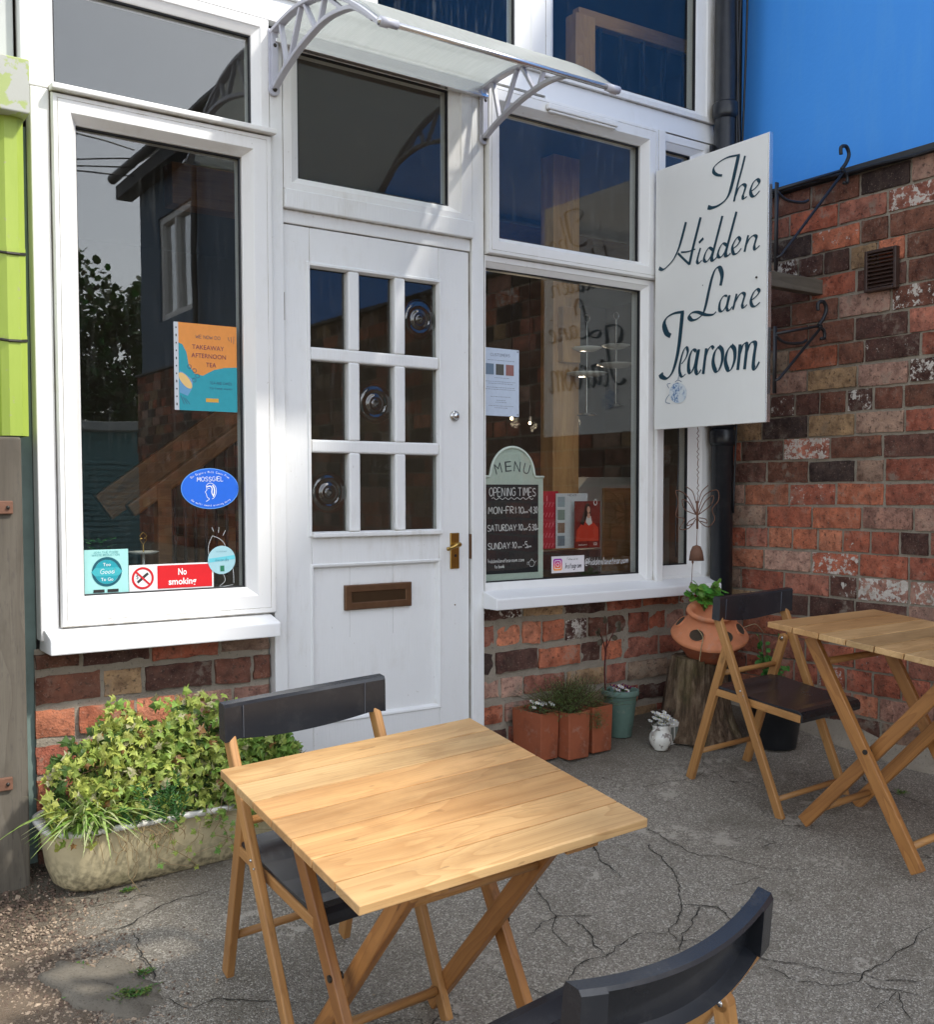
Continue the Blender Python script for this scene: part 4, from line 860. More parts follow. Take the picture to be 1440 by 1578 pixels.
# small handle label and hand writing on glass
e, P, hx, hz = sheet('handle_label', 2.927, 3.115, -.352, -.279, srgb(225, 222, 225), 'small white social media label with a camera icon at the bottom of the right window', 'label', y=YG)
M_ig = N('icon_gradient'); gx = M_ig.n('SeparateXYZ', {0: M_ig.co()}); gm = M_ig.math('ADD', M_ig.math('MULTIPLY', gx.outputs[2], 14.), .5); M_igm = M_ig.end(M_ig.pr(M_ig.ramp(gm, (.1, srgb(250, 170, 60)), (.5, srgb(220, 40, 90)), (.95, srgb(120, 50, 190))), .5))
def rrect(cx, cy, w, h, r, n=5): return [(cx+sx*(w-r)+r*math.cos(a), cy+sy*(h-r)+r*math.sin(a)) for sx, sy, a0 in ((1, 1, 0), (-1, 1, 1.5708), (-1, -1, 3.1416), (1, -1, 4.7124)) for a in [a0+1.5708*k/n for k in range(n+1)]]
part_poly('icon', M_igm, e, P, [rrect(-.06, .0, .025, .026, .009)], .0006)
mb = MB(); annulus(mb, P, -.06, 0, .0065, .0095, .0012, 20); o = rrect(-.06, 0, .0185, .019, .007); i2 = rrect(-.06, 0, .0158, .0163, .006)
mb.add([P(*q)+Vector((0, -.0012, 0)) for q in o+i2], [(k, (k+1) % len(o), len(o)+(k+1) % len(o), len(o)+k) for k in range(len(o))]); poly(mb, P, ell(-.049, .011, .002, .002, 8), .0012); mb.build('icon_glyph', ink((.85, .85, .85)), e)
mb = MB(); write(mb, P, 'Instagram', .028, -.018, .024, .095, .0024, center=True, slant=.15, lift=.0006); write(mb, P, 'Follow us on', .025, .018, .009, .06, .001, center=True, lift=.0006); mb.build('lettering', ink((.04, .03, .05)), e)
e = empty('window_writing', (3.25, YG, -.32), 'handle handwritten in white paint on the glass beside the social media label', 'lettering'); mb = MB(); write(mb, P, '@hiddenlanetearoom', .0, -.005, .032, .262, .0026, .3, center=True, slant=.15, lift=.0004); mb.build('lettering', ink((.8, .8, .8)), e)
# menu chalkboard
bx0, bx1, bz0, bz1 = 2.548, 2.886, -.372, .068; bcx = (bx0+bx1)/2
e = empty('menu_board', (bcx, .036, bz0), 'pale green arched menu chalkboard with white opening times leaning in the right window', 'chalkboard')
P = fplane(0, 0, 0); hw = (bx1-bx0)/2; H = bz1-bz0; cr = hw*.66
mb = MB(); o = [(-hw, 0), (hw, 0), (hw, H), (cr+.01, H), (cr, H+.008)]+[(cr*math.cos(t), H+.006+.115*math.sin(t)) for t in np.linspace(0.1, math.pi-.1, 22)]+[(-cr, H+.008), (-cr-.01, H), (-hw, H)]
n_ = len(o); mb.add([P(*q) for q in o]+[P(*q)+Vector((0, .015, 0)) for q in o], [tuple(range(n_)), tuple(range(2*n_-1, n_-1, -1))]+[(k, n_+k, n_+(k+1) % n_, (k+1) % n_) for k in range(n_)])
M_sage = simple('sage_paint', srgb(196, 208, 196), .5, 0, .06); mb.build('frame', M_sage, e, bevel=.003)
mb = MB(); mb.tube([(-hw+.0, -.001, H-.002), (-cr-.01, -.001, H-.002)]+[((cr+.004)*math.cos(t), -.002, H+.004+.118*math.sin(t)) for t in np.linspace(math.pi-.1, .1, 24)]+[(cr+.01, -.001, H-.002), (hw, -.001, H-.002)], .006, 6); mb.build('bead', M_sage, e, smooth=True)
part_poly('slate', simple('chalk_slate', (.012, .014, .016), .6), e, P, [[(-hw+.03, .03), (hw-.03, .03), (hw-.03, H-.035), (-hw+.03, H-.035)]], .002)
mb = MB(); lw = .003
def wr(t, x, z, h, w): write(mb, P, t, x, z, h, w, lw*(.75 if h < .018 else 1), .25, center=True, lift=.003)
wr('OPENING TIMES', 0, .357, .034, .245); ribbon(mb, [P(-.11+k*.004, .346+.004*math.sin(k*.8)) for k in range(56)], (0, -1, 0), lambda d, t: .0022, .003)
wr('MON-FRI:10', -.035, .283, .028, .185); wr('am', .07, .284, .012, .022); wr('-4.30', .108, .283, .028, .05)
wr('SATURDAY:10', -.04, .21, .026, .185); wr('am', .068, .211, .012, .02); wr('-5.30', .102, .21, .026, .05); wr('pm', .132, .212, .01, .014)
wr('SUNDAY:10', -.055, .135, .026, .15); wr('am', .038, .136, .012, .02); wr('-5', .066, .135, .026, .025); wr('pm', .09, .137, .011, .018)
wr('hiddenlanetearoom.com', -.035, .078, .017, .19); wr('to book', -.07, .055, .014, .05)
for q in ([(.095, .055), (.087, .068), (.095, .08), (.11, .08), (.118, .068), (.11, .055), (.095, .055)], [(.118, .07), (.128, .078)], [(.087, .072), (.079, .074), (.08, .062)], [(.098, .081), (.102, .088), (.107, .081)]): ribbon(mb, [P(*t) for t in (cat([Vector(w) for w in q], 3) if len(q) > 2 else q)], (0, -1, 0), lambda d, t: .0018, .003)
mb.build('chalk_writing', ink((.72, .72, .7), .9), e)
for k, ch in enumerate('MENU'):
    ang = (1.5-k)*.2; r0 = .115; cx_, cz_ = (k-1.5)*.046, H+.02-abs(k-1.5)**2*.004
    PP = lambda u, v, cx_=cx_, cz_=cz_, ang=ang: Vector((cx_+u*math.cos(ang)-v*math.sin(ang), 0, cz_+u*math.sin(ang)+v*math.cos(ang)))
    fonttext(ch, PP, 0, 0, .045, .034, ink((.09, .11, .11)), e, lift=.0012, off=-.006)
# small bulbs of lit lamps inside
# magazines and leaflets
def mag(name, x0, x1, z0, z1, y, col, label, extra):
    e = empty(name, ((x0+x1)/2, y, z0), label, 'leaflet'); hx, H = (x1-x0)/2, z1-z0; bb('cover', ink(col, .3), e, [(-hx, hx, 0, .004, 0, H)], 0); extra(e, hx, H); return e
def ex1(e, hx, H):
    mb = MB()
    for r_ in range(5):
        for c_ in range(4): ribbon(mb, [P(-hx+.014+c_*.018, H-.07-r_*.045), P(-hx+.024+c_*.018, H-.05-r_*.045)], (0, -1, 0), lambda d, t: .003, .001)
    poly(mb, P, [(-.015, H-.045), (-.01, H-.045), (-.01, H-.02), (-.015, H-.02)], .001); mb.build('print', ink(srgb(235, 130, 140)), e)
mag('calendar', 2.93, 3.035, -.25, .005, .115, srgb(190, 30, 55), 'crimson printed calendar card behind the menu board in the right window', ex1)
def ex2(e, hx, H):
    for k, c in enumerate(((150, 165, 170), (120, 140, 130), (140, 110, 90), (110, 125, 135))): part_poly('picture', ink(srgb(*c)), e, P, [[(-hx+.008, H-.06-k*.058), (-hx+.05, H-.06-k*.058), (-hx+.05, H-.015-k*.058), (-hx+.008, H-.015-k*.058)]], .001)
    mb = MB(); write(mb, P, 'NEWS', 0, H-.012, .008, .05, .0012, center=True, lift=.001); mb.build('print', ink((.1, .1, .12)), e)
mag('leaflet', 3.015, 3.2, -.25, -.005, .105, srgb(205, 208, 210), 'white leaflet with a column of small photos behind the red magazine', ex2)
def ex3(e, hx, H):
    part_poly('dress', ink(srgb(200, 55, 30)), e, P, [[(-hx+.005, .03), (hx-.01, .03), (hx-.012, .09), (.02, .125), (-.02, .125), (-hx+.01, .08)]], .001)
    part_poly('hair', ink(srgb(45, 22, 18)), e, P, [ell(-.002, .165, .02, .035, 20), [(-.02, .17), (-.006, .14), (-.025, .1), (-.045, .11)]], .0013)
    part_poly('face', ink(srgb(205, 150, 125)), e, P, [ell(.004, .172, .0095, .015, 16), [(-.004, .135), (.014, .135), (.012, .155), (-.002, .155)]], .0018)
    part_poly('scarf', ink(srgb(210, 205, 200)), e, P, [[(-.008, .14), (.018, .142), (.026, .11), (.006, .1), (-.012, .115)]], .0016)
    mb = MB(); annulus(mb, P, .045, .205, .008, .0115, .0016, 20, 1.3); write(mb, P, 'CO', .045, .012, .01, .018, .002, center=True, lift=.0016); write(mb, P, 'autumn', -.03, .012, .008, .05, .0012, center=True, lift=.0016); mb.build('print', ink((.85, .8, .78)), e)
mag('magazine', 3.095, 3.245, -.25, -.04, .07, srgb(115, 22, 20), 'dark red magazine showing a woman in an orange dress in the right window', ex3)
e = empty('display_ledge', (3.0, .1, -.40), 'dark ledge inside the right window holding the magazines and board', 'ledge'); bb('shelf', M_inf, e, [(-.46, .84, -.064, .1, 0, .026)], .003); bb('box', simple('dark_case', (.03, .02, .022), .4), e, [(-.08, .28, -.0, .08, .027, .14)], .003)

# ================================================================== CANOPY
CYF = -.775; cz0 = 1.63; czf = 1.385
cn = empty('door_canopy', (2.075, 0, 1.45), 'curved translucent canopy on two grey brackets over the door', 'canopy')
def arc(t): # 0 at wall, 1 at front
    return Vector((0, CYF*t, cz0-.01+(czf-cz0)*t*t+.045*math.sin(math.pi*t)-1.45))
XL, XR = 1.62-2.075, 2.535-2.075
mb = MB(); n_ = 24; vs = []
for k in range(n_+1):
    p = arc(k/n_)+Vector((0, 0, .012))
    for x in np.linspace(XL-.0, XR+.02, 40): vs.append((x, p.y, p.z))
mb.add(vs, [(k*40+j, k*40+j+1, k*40+41+j, k*40+40+j) for k in range(n_) for j in range(39)]); mb.build('sheet', M_poly, cn, smooth=True, solid=.003)
p = arc(1); mb = MB(); mb.tube([(XL-.02, p.y, p.z+.008), (XR+.0, p.y, p.z+.008)], .0095, 12); mb.build('front_rail', M_alu, cn, smooth=True)
mb = MB(); mb.tube([(XL-.015, p.y, p.z+.008), (XL+.045, p.y, p.z+.008)], .0135, 12); mb.build('rail_cap', M_grey, cn, smooth=True); mb = MB(); mb.tube([(XR-.035, p.y, p.z+.008), (XR+.022, p.y, p.z+.008)], .0135, 12); mb.build('rail_cap', M_grey, cn, smooth=True)
mb = MB(); mb.box(XL, XR+.01, -.022, -.006, cz0-1.45-.035, cz0-1.45+.012); mb.box(XL, XR+.01, -.032, -.0065, cz0-1.45-.05, cz0-1.45-.036); mb.build('wall_rail', M_alu, cn, bevel=.002)
def bracket(x):
    root = empty('bracket', (0, 0, 0)); root.parent = cn; mb = MB(); zt = cz0-1.45-.0; zb = 1.42-1.45
    mb.box(x-.019, x+.019, -.012, -.0055, zb-.0, zt); mb.tube([(x, -.0055, zb), (x, -.018, zb)], .021, 16); mb.tube([(x, -.0055, zt-.06), (x, -.016, zt-.06)], .019, 16)
    A = [arc(t)-Vector((0, 0, .004)) for t in np.linspace(0, 1, 22)]
    def swp(pts, w, h):
        vs = []
        for i, q in enumerate(pts):
            d = (pts[min(i+1, len(pts)-1)]-pts[max(0, i-1)]).normalized(); nn = Vector((0, -d.z, d.y))
            for a_, b_ in ((-1, -1), (1, -1), (1, 1), (-1, 1)): vs.append(Vector((x+a_*w/2, q.y, q.z))+nn*(b_*h/2))
        fs = [(4*i+k, 4*i+(k+1) % 4, 4*i+4+(k+1) % 4, 4*i+4+k) for i in range(len(pts)-1) for k in range(4)]+[(3, 2, 1, 0), tuple(4*(len(pts)-1)+k for k in range(4))]; mb.add(vs, fs)
    swp(A, .03, .013)
    P0 = Vector((0, -.02, zb+.005)); tip = arc(.8); B = cat([P0, Vector((0, -.12, zb+.045)), Vector((0, -.26, zb+.082)), Vector((0, -.42, zb+.10)), arc(.74)-Vector((0, 0, .022)), arc(.84)-Vector((0, 0, .012)), arc(.93)-Vector((0, 0, .01))], 6); swp(B, .024, .014)
    swp([Vector((0, -.015, zb)), Vector((0, -.015, zt))], .024, .02)
    for ta, tb in ((.17, .10), (.2, .30), (.42, .34), (.45, .52), (.60, .56)):
        i = int(ta*len(B)); swp([Vector((0, B[i].y, B[i].z)), arc(tb)-Vector((0, 0, .01))], .018, .012)
    mb.build('casting', M_grey, root, bevel=.002)
    for z in (zb, zt-.06): mb = MB(); mb.ball((x, -.02, z), .009, 10); mb.build('screw', M_bolt, root, smooth=True)
bracket(XL); bracket(XR)

# ================================================================== HANGING SIGN
XS = 3.47
sg = empty('hanging_sign', (XS, -.36, .28), 'white hanging tearoom sign with dark teal script lettering and a blue teapot', 'sign')
c = [atx(1012, 262, XS), atx(1187, 205, XS), atx(1178, 652, XS), atx(1008, 661, XS)]
y0, y1 = -.045, (c[1].y+c[2].y)/2; z0, z1 = (c[2].z+c[3].z)/2, (c[0].z+c[1].z)/2; SO = Vector((XS, -.36, .28))
M_board = white_paint('sign_board', (.86, .87, .85), .4, .25)
bb('board', M_board, sg, [(0, .02, y1+.36, y0+.36, z0-.28, z1-.28)], .002)
bb('edge_strip', M_alu, sg, [(-.0015, .0215, y1+.36-.006, y1+.36-.0005, z0-.28, z1-.28)], .001)
def Q4(u, v): return atx(1000+u/3.2727, 180+v/3.2727, XS)-SO+Vector((-.0015, 0, 0))
nib = Vector((0, -math.cos(R(28)), math.sin(R(28))))   # pen angle on the board
LT = [(1, [(372, 297), (348, 294), (330, 280), (332, 255), (360, 228), (400, 206), (440, 197), (462, 193)]), (1.7, [(455, 196), (441, 260), (425, 330), (408, 388), (385, 425), (350, 450), (320, 460), (300, 457)]),
 (1, [(488, 198), (470, 270), (450, 345), (432, 428)]), (1, [(440, 400), (455, 362), (475, 343), (490, 350), (485, 375), (477, 400), (481, 413), (497, 403)]), (1, [(518, 378), (543, 358), (560, 332), (549, 317), (530, 333), (516, 370), (520, 396), (537, 401), (562, 374)]),
 (1.2, [(190, 532), (175, 590), (155, 660), (130, 715), (100, 752), (75, 771), (54, 765)]), (1.2, [(264, 508), (246, 580), (226, 660), (207, 747)]), (.8, [(165, 684), (200, 681), (238, 668)]), (.6, [(150, 690), (175, 715), (207, 745)]),
 (1, [(263, 662), (252, 700), (246, 730), (255, 739), (270, 724)]), (2, [(264, 620), (269, 630)]),
 (1, [(325, 672), (306, 662), (288, 690), (281, 722), (295, 731), (315, 705), (328, 670)]), (1.1, [(374, 501), (351, 590), (328, 680), (320, 716), (330, 724), (346, 708)]),
 (1, [(397, 650), (376, 640), (358, 668), (351, 700), (365, 709), (385, 685), (399, 648)]), (1.1, [(445, 480), (421, 570), (400, 650), (390, 694), (400, 702), (416, 688)]),
 (1, [(424, 668), (447, 651), (463, 624), (452, 609), (436, 628), (424, 660), (430, 690), (447, 690), (470, 664)]),
 (1, [(504, 598), (494, 640), (485, 682)]), (1, [(492, 652), (509, 618), (530, 600), (545, 606), (540, 630), (534, 655), (540, 669), (562, 650)]),
 (1.2, [(364, 852), (372, 800), (360, 763), (340, 768), (322, 810), (305, 880), (290, 950), (276, 992), (250, 1018), (222, 1026), (206, 1010), (218, 990), (248, 986), (290, 999), (325, 998), (342, 984)]),
 (1, [(398, 905), (380, 905), (362, 935), (359, 973), (374, 981), (394, 953), (406, 905)]), (1, [(411, 900), (400, 945), (397, 970), (408, 977), (424, 958)]),
 (1, [(446, 893), (436, 935), (427, 974)]), (1, [(435, 942), (455, 905), (473, 889), (486, 898), (480, 925), (474, 950), (481, 963), (498, 948)]),
 (1, [(520, 926), (545, 906), (560, 882), (549, 870), (530, 890), (518, 925), (523, 951), (540, 956), (564, 936)]),
 (1.5, [(112, 1106), (92, 1090), (80, 1050), (92, 1015), (130, 992), (180, 984)]), (1.6, [(172, 988), (165, 1060), (155, 1150), (140, 1230), (120, 1290), (95, 1319), (70, 1312), (62, 1296)]),
 (1, [(168, 1247), (190, 1216), (199, 1182), (190, 1163), (174, 1190), (159, 1250), (158, 1290), (170, 1311), (188, 1298)]),
 (1.1, [(242, 1182), (223, 1177), (206, 1220), (203, 1275), (215, 1291), (235, 1250), (250, 1178)]), (1.1, [(256, 1173), (244, 1240), (240, 1280), (250, 1297), (266, 1276)]),
 (1.1, [(293, 1168), (285, 1230), (277, 1298)]), (1, [(284, 1228), (300, 1180), (318, 1158), (330, 1170)]),
 (1.1, [(356, 1158), (335, 1190), (327, 1240), (340, 1282), (356, 1277), (373, 1230), (373, 1180), (356, 1158)]), (1.1, [(419, 1153), (398, 1185), (389, 1235), (402, 1277), (419, 1272), (435, 1225), (435, 1175), (419, 1153)]),
 (1.1, [(463, 1148), (458, 1210), (451, 1277)]), (1.1, [(459, 1205), (476, 1155), (491, 1143), (497, 1160), (491, 1220), (485, 1274)]), (1.1, [(491, 1205), (511, 1150), (529, 1136), (541, 1150), (533, 1210), (530, 1258), (540, 1272), (560, 1236)])]
mb = MB()
for k, (wt, pts) in enumerate(LT):
    p3 = cat([Q4(*q) for q in pts], 7) if len(pts) > 2 else [Q4(*q) for q in pts]
    ribbon(mb, p3, (-1, 0, 0), lambda d, t, wt=wt: (.005+.0165*abs(d.cross(nib).length)**2.2*(.8 if wt == 1 else 1))*max(.55, min(1.35, wt*.9)), .0001*(k % 8)+.0001)
mb.build('lettering', ink(srgb(20, 62, 80)), sg)
mb = MB(); tp = []
def E4(cx, cy, rx, ry): return [tuple((cx+rx*math.cos(t), cy+ry*math.sin(t))) for t in np.linspace(0, 2*math.pi, 28)[:-1]]
def p4(pts, lift, mat, name):
    mb = MB(); mb.add([Q4(*q)+Vector((-lift, 0, 0)) for q in pts], [tuple(range(len(pts)))]); return mb.build(name, mat, sg)
aa = N('willow_pattern'); vv = aa.co(); pat = aa.ramp(aa.noise(vv, 90, 4, .7), (.46, (.62, .72, .80)), (.54, (.10, .20, .42))); M_willow = aa.end(aa.pr(aa.mix(aa.ramp(aa.noise(vv, 25, 2), (.45, 0), (.6, 1)), (.70, .76, .80), pat), .4))
p4(E4(150, 1393, 44, 52), .0008, M_willow, 'teapot_emblem')
mb = MB(); 
for pts in ([(107, 1400), (92, 1420), (88, 1440), (110, 1446)], [(105, 1370), (95, 1350), (112, 1345)], [(135, 1338), (150, 1328), (168, 1338)], [(150, 1325), (155, 1300)]): ribbon(mb, cat([Q4(*q) for q in pts], 4), (-1, 0, 0), lambda d, t: .003, .0003)
mb.build('teapot_outline', ink(srgb(110, 130, 160)), sg)
mb = MB(); 
for px in ((546, 810), (275, 850)): 
    q = Q4(*px); mb.ball((q.x-.001, q.y, q.z), .005 if px[0] == 546 else .002, 8)
mb.build('bolt', M_bolt, sg)
# iron brackets between the sign and the wall
def ibracket(yb, zt, h, tipx, tipz):
    mb = MB(); x0 = XS+.03; yb2 = yb
    mb.bar((x0, yb2, zt-h-.05), (x0, yb2, zt+.03), .018, .006); mb.tube([(x0, yb2, zt), (tipx, yb2, tipz)], .0055, 8)
    mb.tube([(x0, yb2, zt-h), (x0+.03, yb2, zt-h+.012), (tipx, yb2, tipz-.005)], .006, 8)
    mb.tube(cat([(tipx-.02, yb2, tipz), (tipx+.01, yb2, tipz+.03), (tipx+.03, yb2, tipz+.07), (tipx+.01, yb2, tipz+.1), (tipx-.025, yb2, tipz+.09), (tipx-.025, yb2, tipz+.06)], 5), .008, 8)
    mb.tube(cat([(tipx-.02, yb2, tipz-.005), (tipx+.015, yb2, tipz-.02), (tipx+.02, yb2, tipz-.05), (tipx-.005, yb2, tipz-.055)], 5), .007, 8)
    mb.tube(cat([(x0, yb2, zt-.005), (x0+.06, yb2, zt-.03), (x0+.16, yb2, zt-.025), (x0+.2, yb2, zt-.01)], 5), .006, 8)
    mb.v = [tuple(Vector(v)-SO) for v in mb.v]; mb.build('iron_bracket', M_iron, sg, smooth=True)
ibracket(y1-.02, 1.215, .27, 3.94, 1.37); ibracket(y1-.02, .64, .19, 3.80, .70)
wb = empty('timber_batten', (3.75, -.50, .9), 'short mossy timber batten joining the sign to the brick wall', 'batten'); mb = MB(); mb.box(3.5-3.75, 4.035-3.75, -.025, .025, -.02, .045, grain=0); mb.build('batten', M_oldwood, wb, bevel=.003)

# ================================================================== DOWNPIPE + CABLES
dp = empty('downpipe', (3.905, -.065, -1.0), 'black cast iron downpipe in the corner by the narrow window', 'downpipe')
mb = MB(); mb.tube([(0, 0, -.1), (0, 0, 4.3)], .052, 20); mb.build('pipe', M_pipe, dp, smooth=True)
for z in (.62+.6, 1.32-.02, 2.75, .35): mb = MB(); mb.tube([(0, 0, z), (0, 0, z+.012), (0, 0, z+.02), (0, 0, z+.07), (0, 0, z+.08)], [.052, .06, .062, .062, .053], 20); mb.build('collar', M_pipe, dp, smooth=True)
for z in (1.31, 2.6): bb('pipe_clip', M_iron, dp, [(-.07, .085, .02, .035, z, z+.03)], .002)
cb = empty('cables', (3.96, -.06, 0), 'thin black cables hanging down the downpipe', 'cable', None)
for k in range(3):
    mb = MB(); mb.tube([( .0+.018*math.sin(z*1.7+k*2)+k*.012-.03, -.065+.008*math.cos(z*3+k), z) for z in np.arange(-.1+.5*k, 3.3, .08)], .0055, 6); mb.build('cable', M_iron, cb, smooth=True)
mb = MB(); mb.tube([(-.36+.008*math.sin(z*9), .06-.065, z) for z in np.arange(-.3, .4, .04)], .003, 6); mb.build('cable', M_iron, cb, smooth=True)

# ================================================================== LEFT: GREEN CLADDING, TIMBER POST
gc = empty('green_cladding_column', (.68, .0, .4), 'lime green ribbed metal cladding column with a peeling cream cap at the left edge', 'cladding')
def at0(px, py, y): q = aty(px, py, y)-Vector((.68, 0, .4)); return q
zt_, zb_ = aty(30, 175, -.06).z, aty(30, 672, -.06).z; xr_ = aty(38, 400, -.06).x
mb = MB(); x = xr_-.68; prof = [(-.5, .0), (-.40, .0), (-.37, -.05), (-.29, -.05), (-.26, 0), (-.12, 0), (-.085, -.0), (-.075, -.06), (-.055, -.075), (-.02, -.075), (.0, -.06), (.0, .04)]
segs = [zb_, aty(30, 525, -.06).z, aty(30, 392, -.06).z, zt_+.02]
for a_, b_ in zip(segs, segs[1:]):
    vs = []
    for px_, py_ in prof: vs += [(x+px_, py_-.0+.004*0, a_-.4), (x+px_*1.0, py_-.006, b_-.4+.015)]
    mb.add(vs, [(2*i, 2*i+2, 2*i+3, 2*i+1) for i in range(len(prof)-1)])
mb.build('ribbed_sheet', M_green, gc, solid=.003)
for zs in segs[1:3]:
    mb = MB(); mb.tube([(x+px_, py_-.009, zs-.4+.006*math.sin(px_*40)) for px_, py_ in prof[:-1]], .0045, 6); mb.build('seam', M_bolt, gc)
a = N('peeling_cream'); v = a.co(); M_cream = a.end(a.pr(a.mix(a.ramp(a.noise(v, 9, 5, .6), (.5, 0), (.53, 1)), (.33, .40, .14), (.40, .41, .37)), .6, a.bump(a.noise(v, 9, 5, .6), .5, .004)))
ct = aty(45, 92, -.13); cb_ = aty(45, 176, -.13); bb('cap', M_cream, gc, [(-.5, ct.x-.68, -.13, .03, cb_.z-.4, ct.z-.4)], .004)
nw = empty('neighbour_wall', (.6, .08, .5), 'dull teal rendered wall strip behind the green cladding', 'wall'); bb('wall', M_teal, nw, [(-.9, .2, -.03, .05, -1.9, .65)], .003); bb('upper_board', M_greyp, nw, [(-.9, .165, -.05, .05, .655, 3.0)], .004)
gp = empty('timber_post', (.62, -.04, -1.2), 'weathered grey timber gate post with rusty hinges at the left edge', 'post')
xr2 = aty(40, 1000, -.08).x; zt2 = aty(40, 674, -.08).z
mb = MB(); 
for k in range(1): mb.box(-.5, xr2-.62-.002, -.05, .05, -.05, zt2+1.2, grain=2)
po = mb.build('post', M_oldwood, gp, bevel=.008, seg=3)
for py in (782, 1208):
    p = aty(12, py, -.1); mb = MB(); mb.box(-.35, p.x-.62+.015, -.062, -.0505, p.z+1.2-.02, p.z+1.2+.02); hg = mb.build('hinge', M_rust, gp, bevel=.003)
    mb = MB(); 
    for dx in (0, -.03): mb.ball((p.x-.62+dx, -.064, p.z+1.2), .006, 8)
    mb.build('screw', M_bolt, hg, smooth=True)

# ================================================================== TABLES
def make_table(M, label, grp):
    t = empty('folding_table', M=M, label=label, cat='table', group=grp); L = .692; Z = .72; th = .02; npl = 7
    mb = MB(); w = L/npl
    for k in range(npl):
        tn = random.uniform(.8, 1.12); tb = random.uniform(.9, 1.05)
        mb.box(-L/2, L/2, -L/2+k*w+.0018, -L/2+(k+1)*w-.0018, Z-th, Z, (tn, tn*tb, tn*tb*tb, 1), 0)
    mb.build('tabletop', M_teak, t, bevel=.0022, seg=2)
    for x in (-.185, .185): bb2 = MB(); bb2.box(x-.042, x+.042, -.325, .325, Z-th-.02, Z-th-.0005, grain=1); bb2.build('batten', M_teakd, t, bevel=.002)
    b, c = .225, .25
    for x, s in ((-.222, 1), (.222, 1), (-.172, -1), (.172, -1)):
        mb = MB(); mb.bar((x, s*c, Z-th-.0225), (x, -s*b, .012), .024, .046); lg = mb.build('leg', M_teakt, t, bevel=.004)
        if abs(x) > .2: sx = 1 if x > 0 else -1; q = MB(); q.tube([(x+sx*.012, -.004, .345), (x+sx*.0165, -.004, .345)], .0085, 12); q.tube([(x-sx*.012, -.004, .345), (x-sx*.0165, -.004, .345)], .0085, 12); q.build('bolt', M_bolt, lg)
    for x0, x1, y, z in ((-.17, .17, b*.78, .075), (-.22, .22, -b*.78, .075), (-.17, .17, -c*.8, .60), (-.22, .22, c*.8, .60)):
        mb = MB(); mb.tube([(x0, y, z), (x1, y, z)], .0125, 12); mb.build('stretcher', M_teakd, t, smooth=True)
    return t
GT = 'square folding teak tables'
make_table(tilt_frame(1.293, -1.463, -1.378, 1.54, .139, .06), 'square folding wooden table in the foreground, half in sunlight', GT)
make_table(tilt_frame(3.268, -1.389, -1.200, 1.652, .107, -.019), 'square folding wooden table by the brick wall at the right edge', GT)
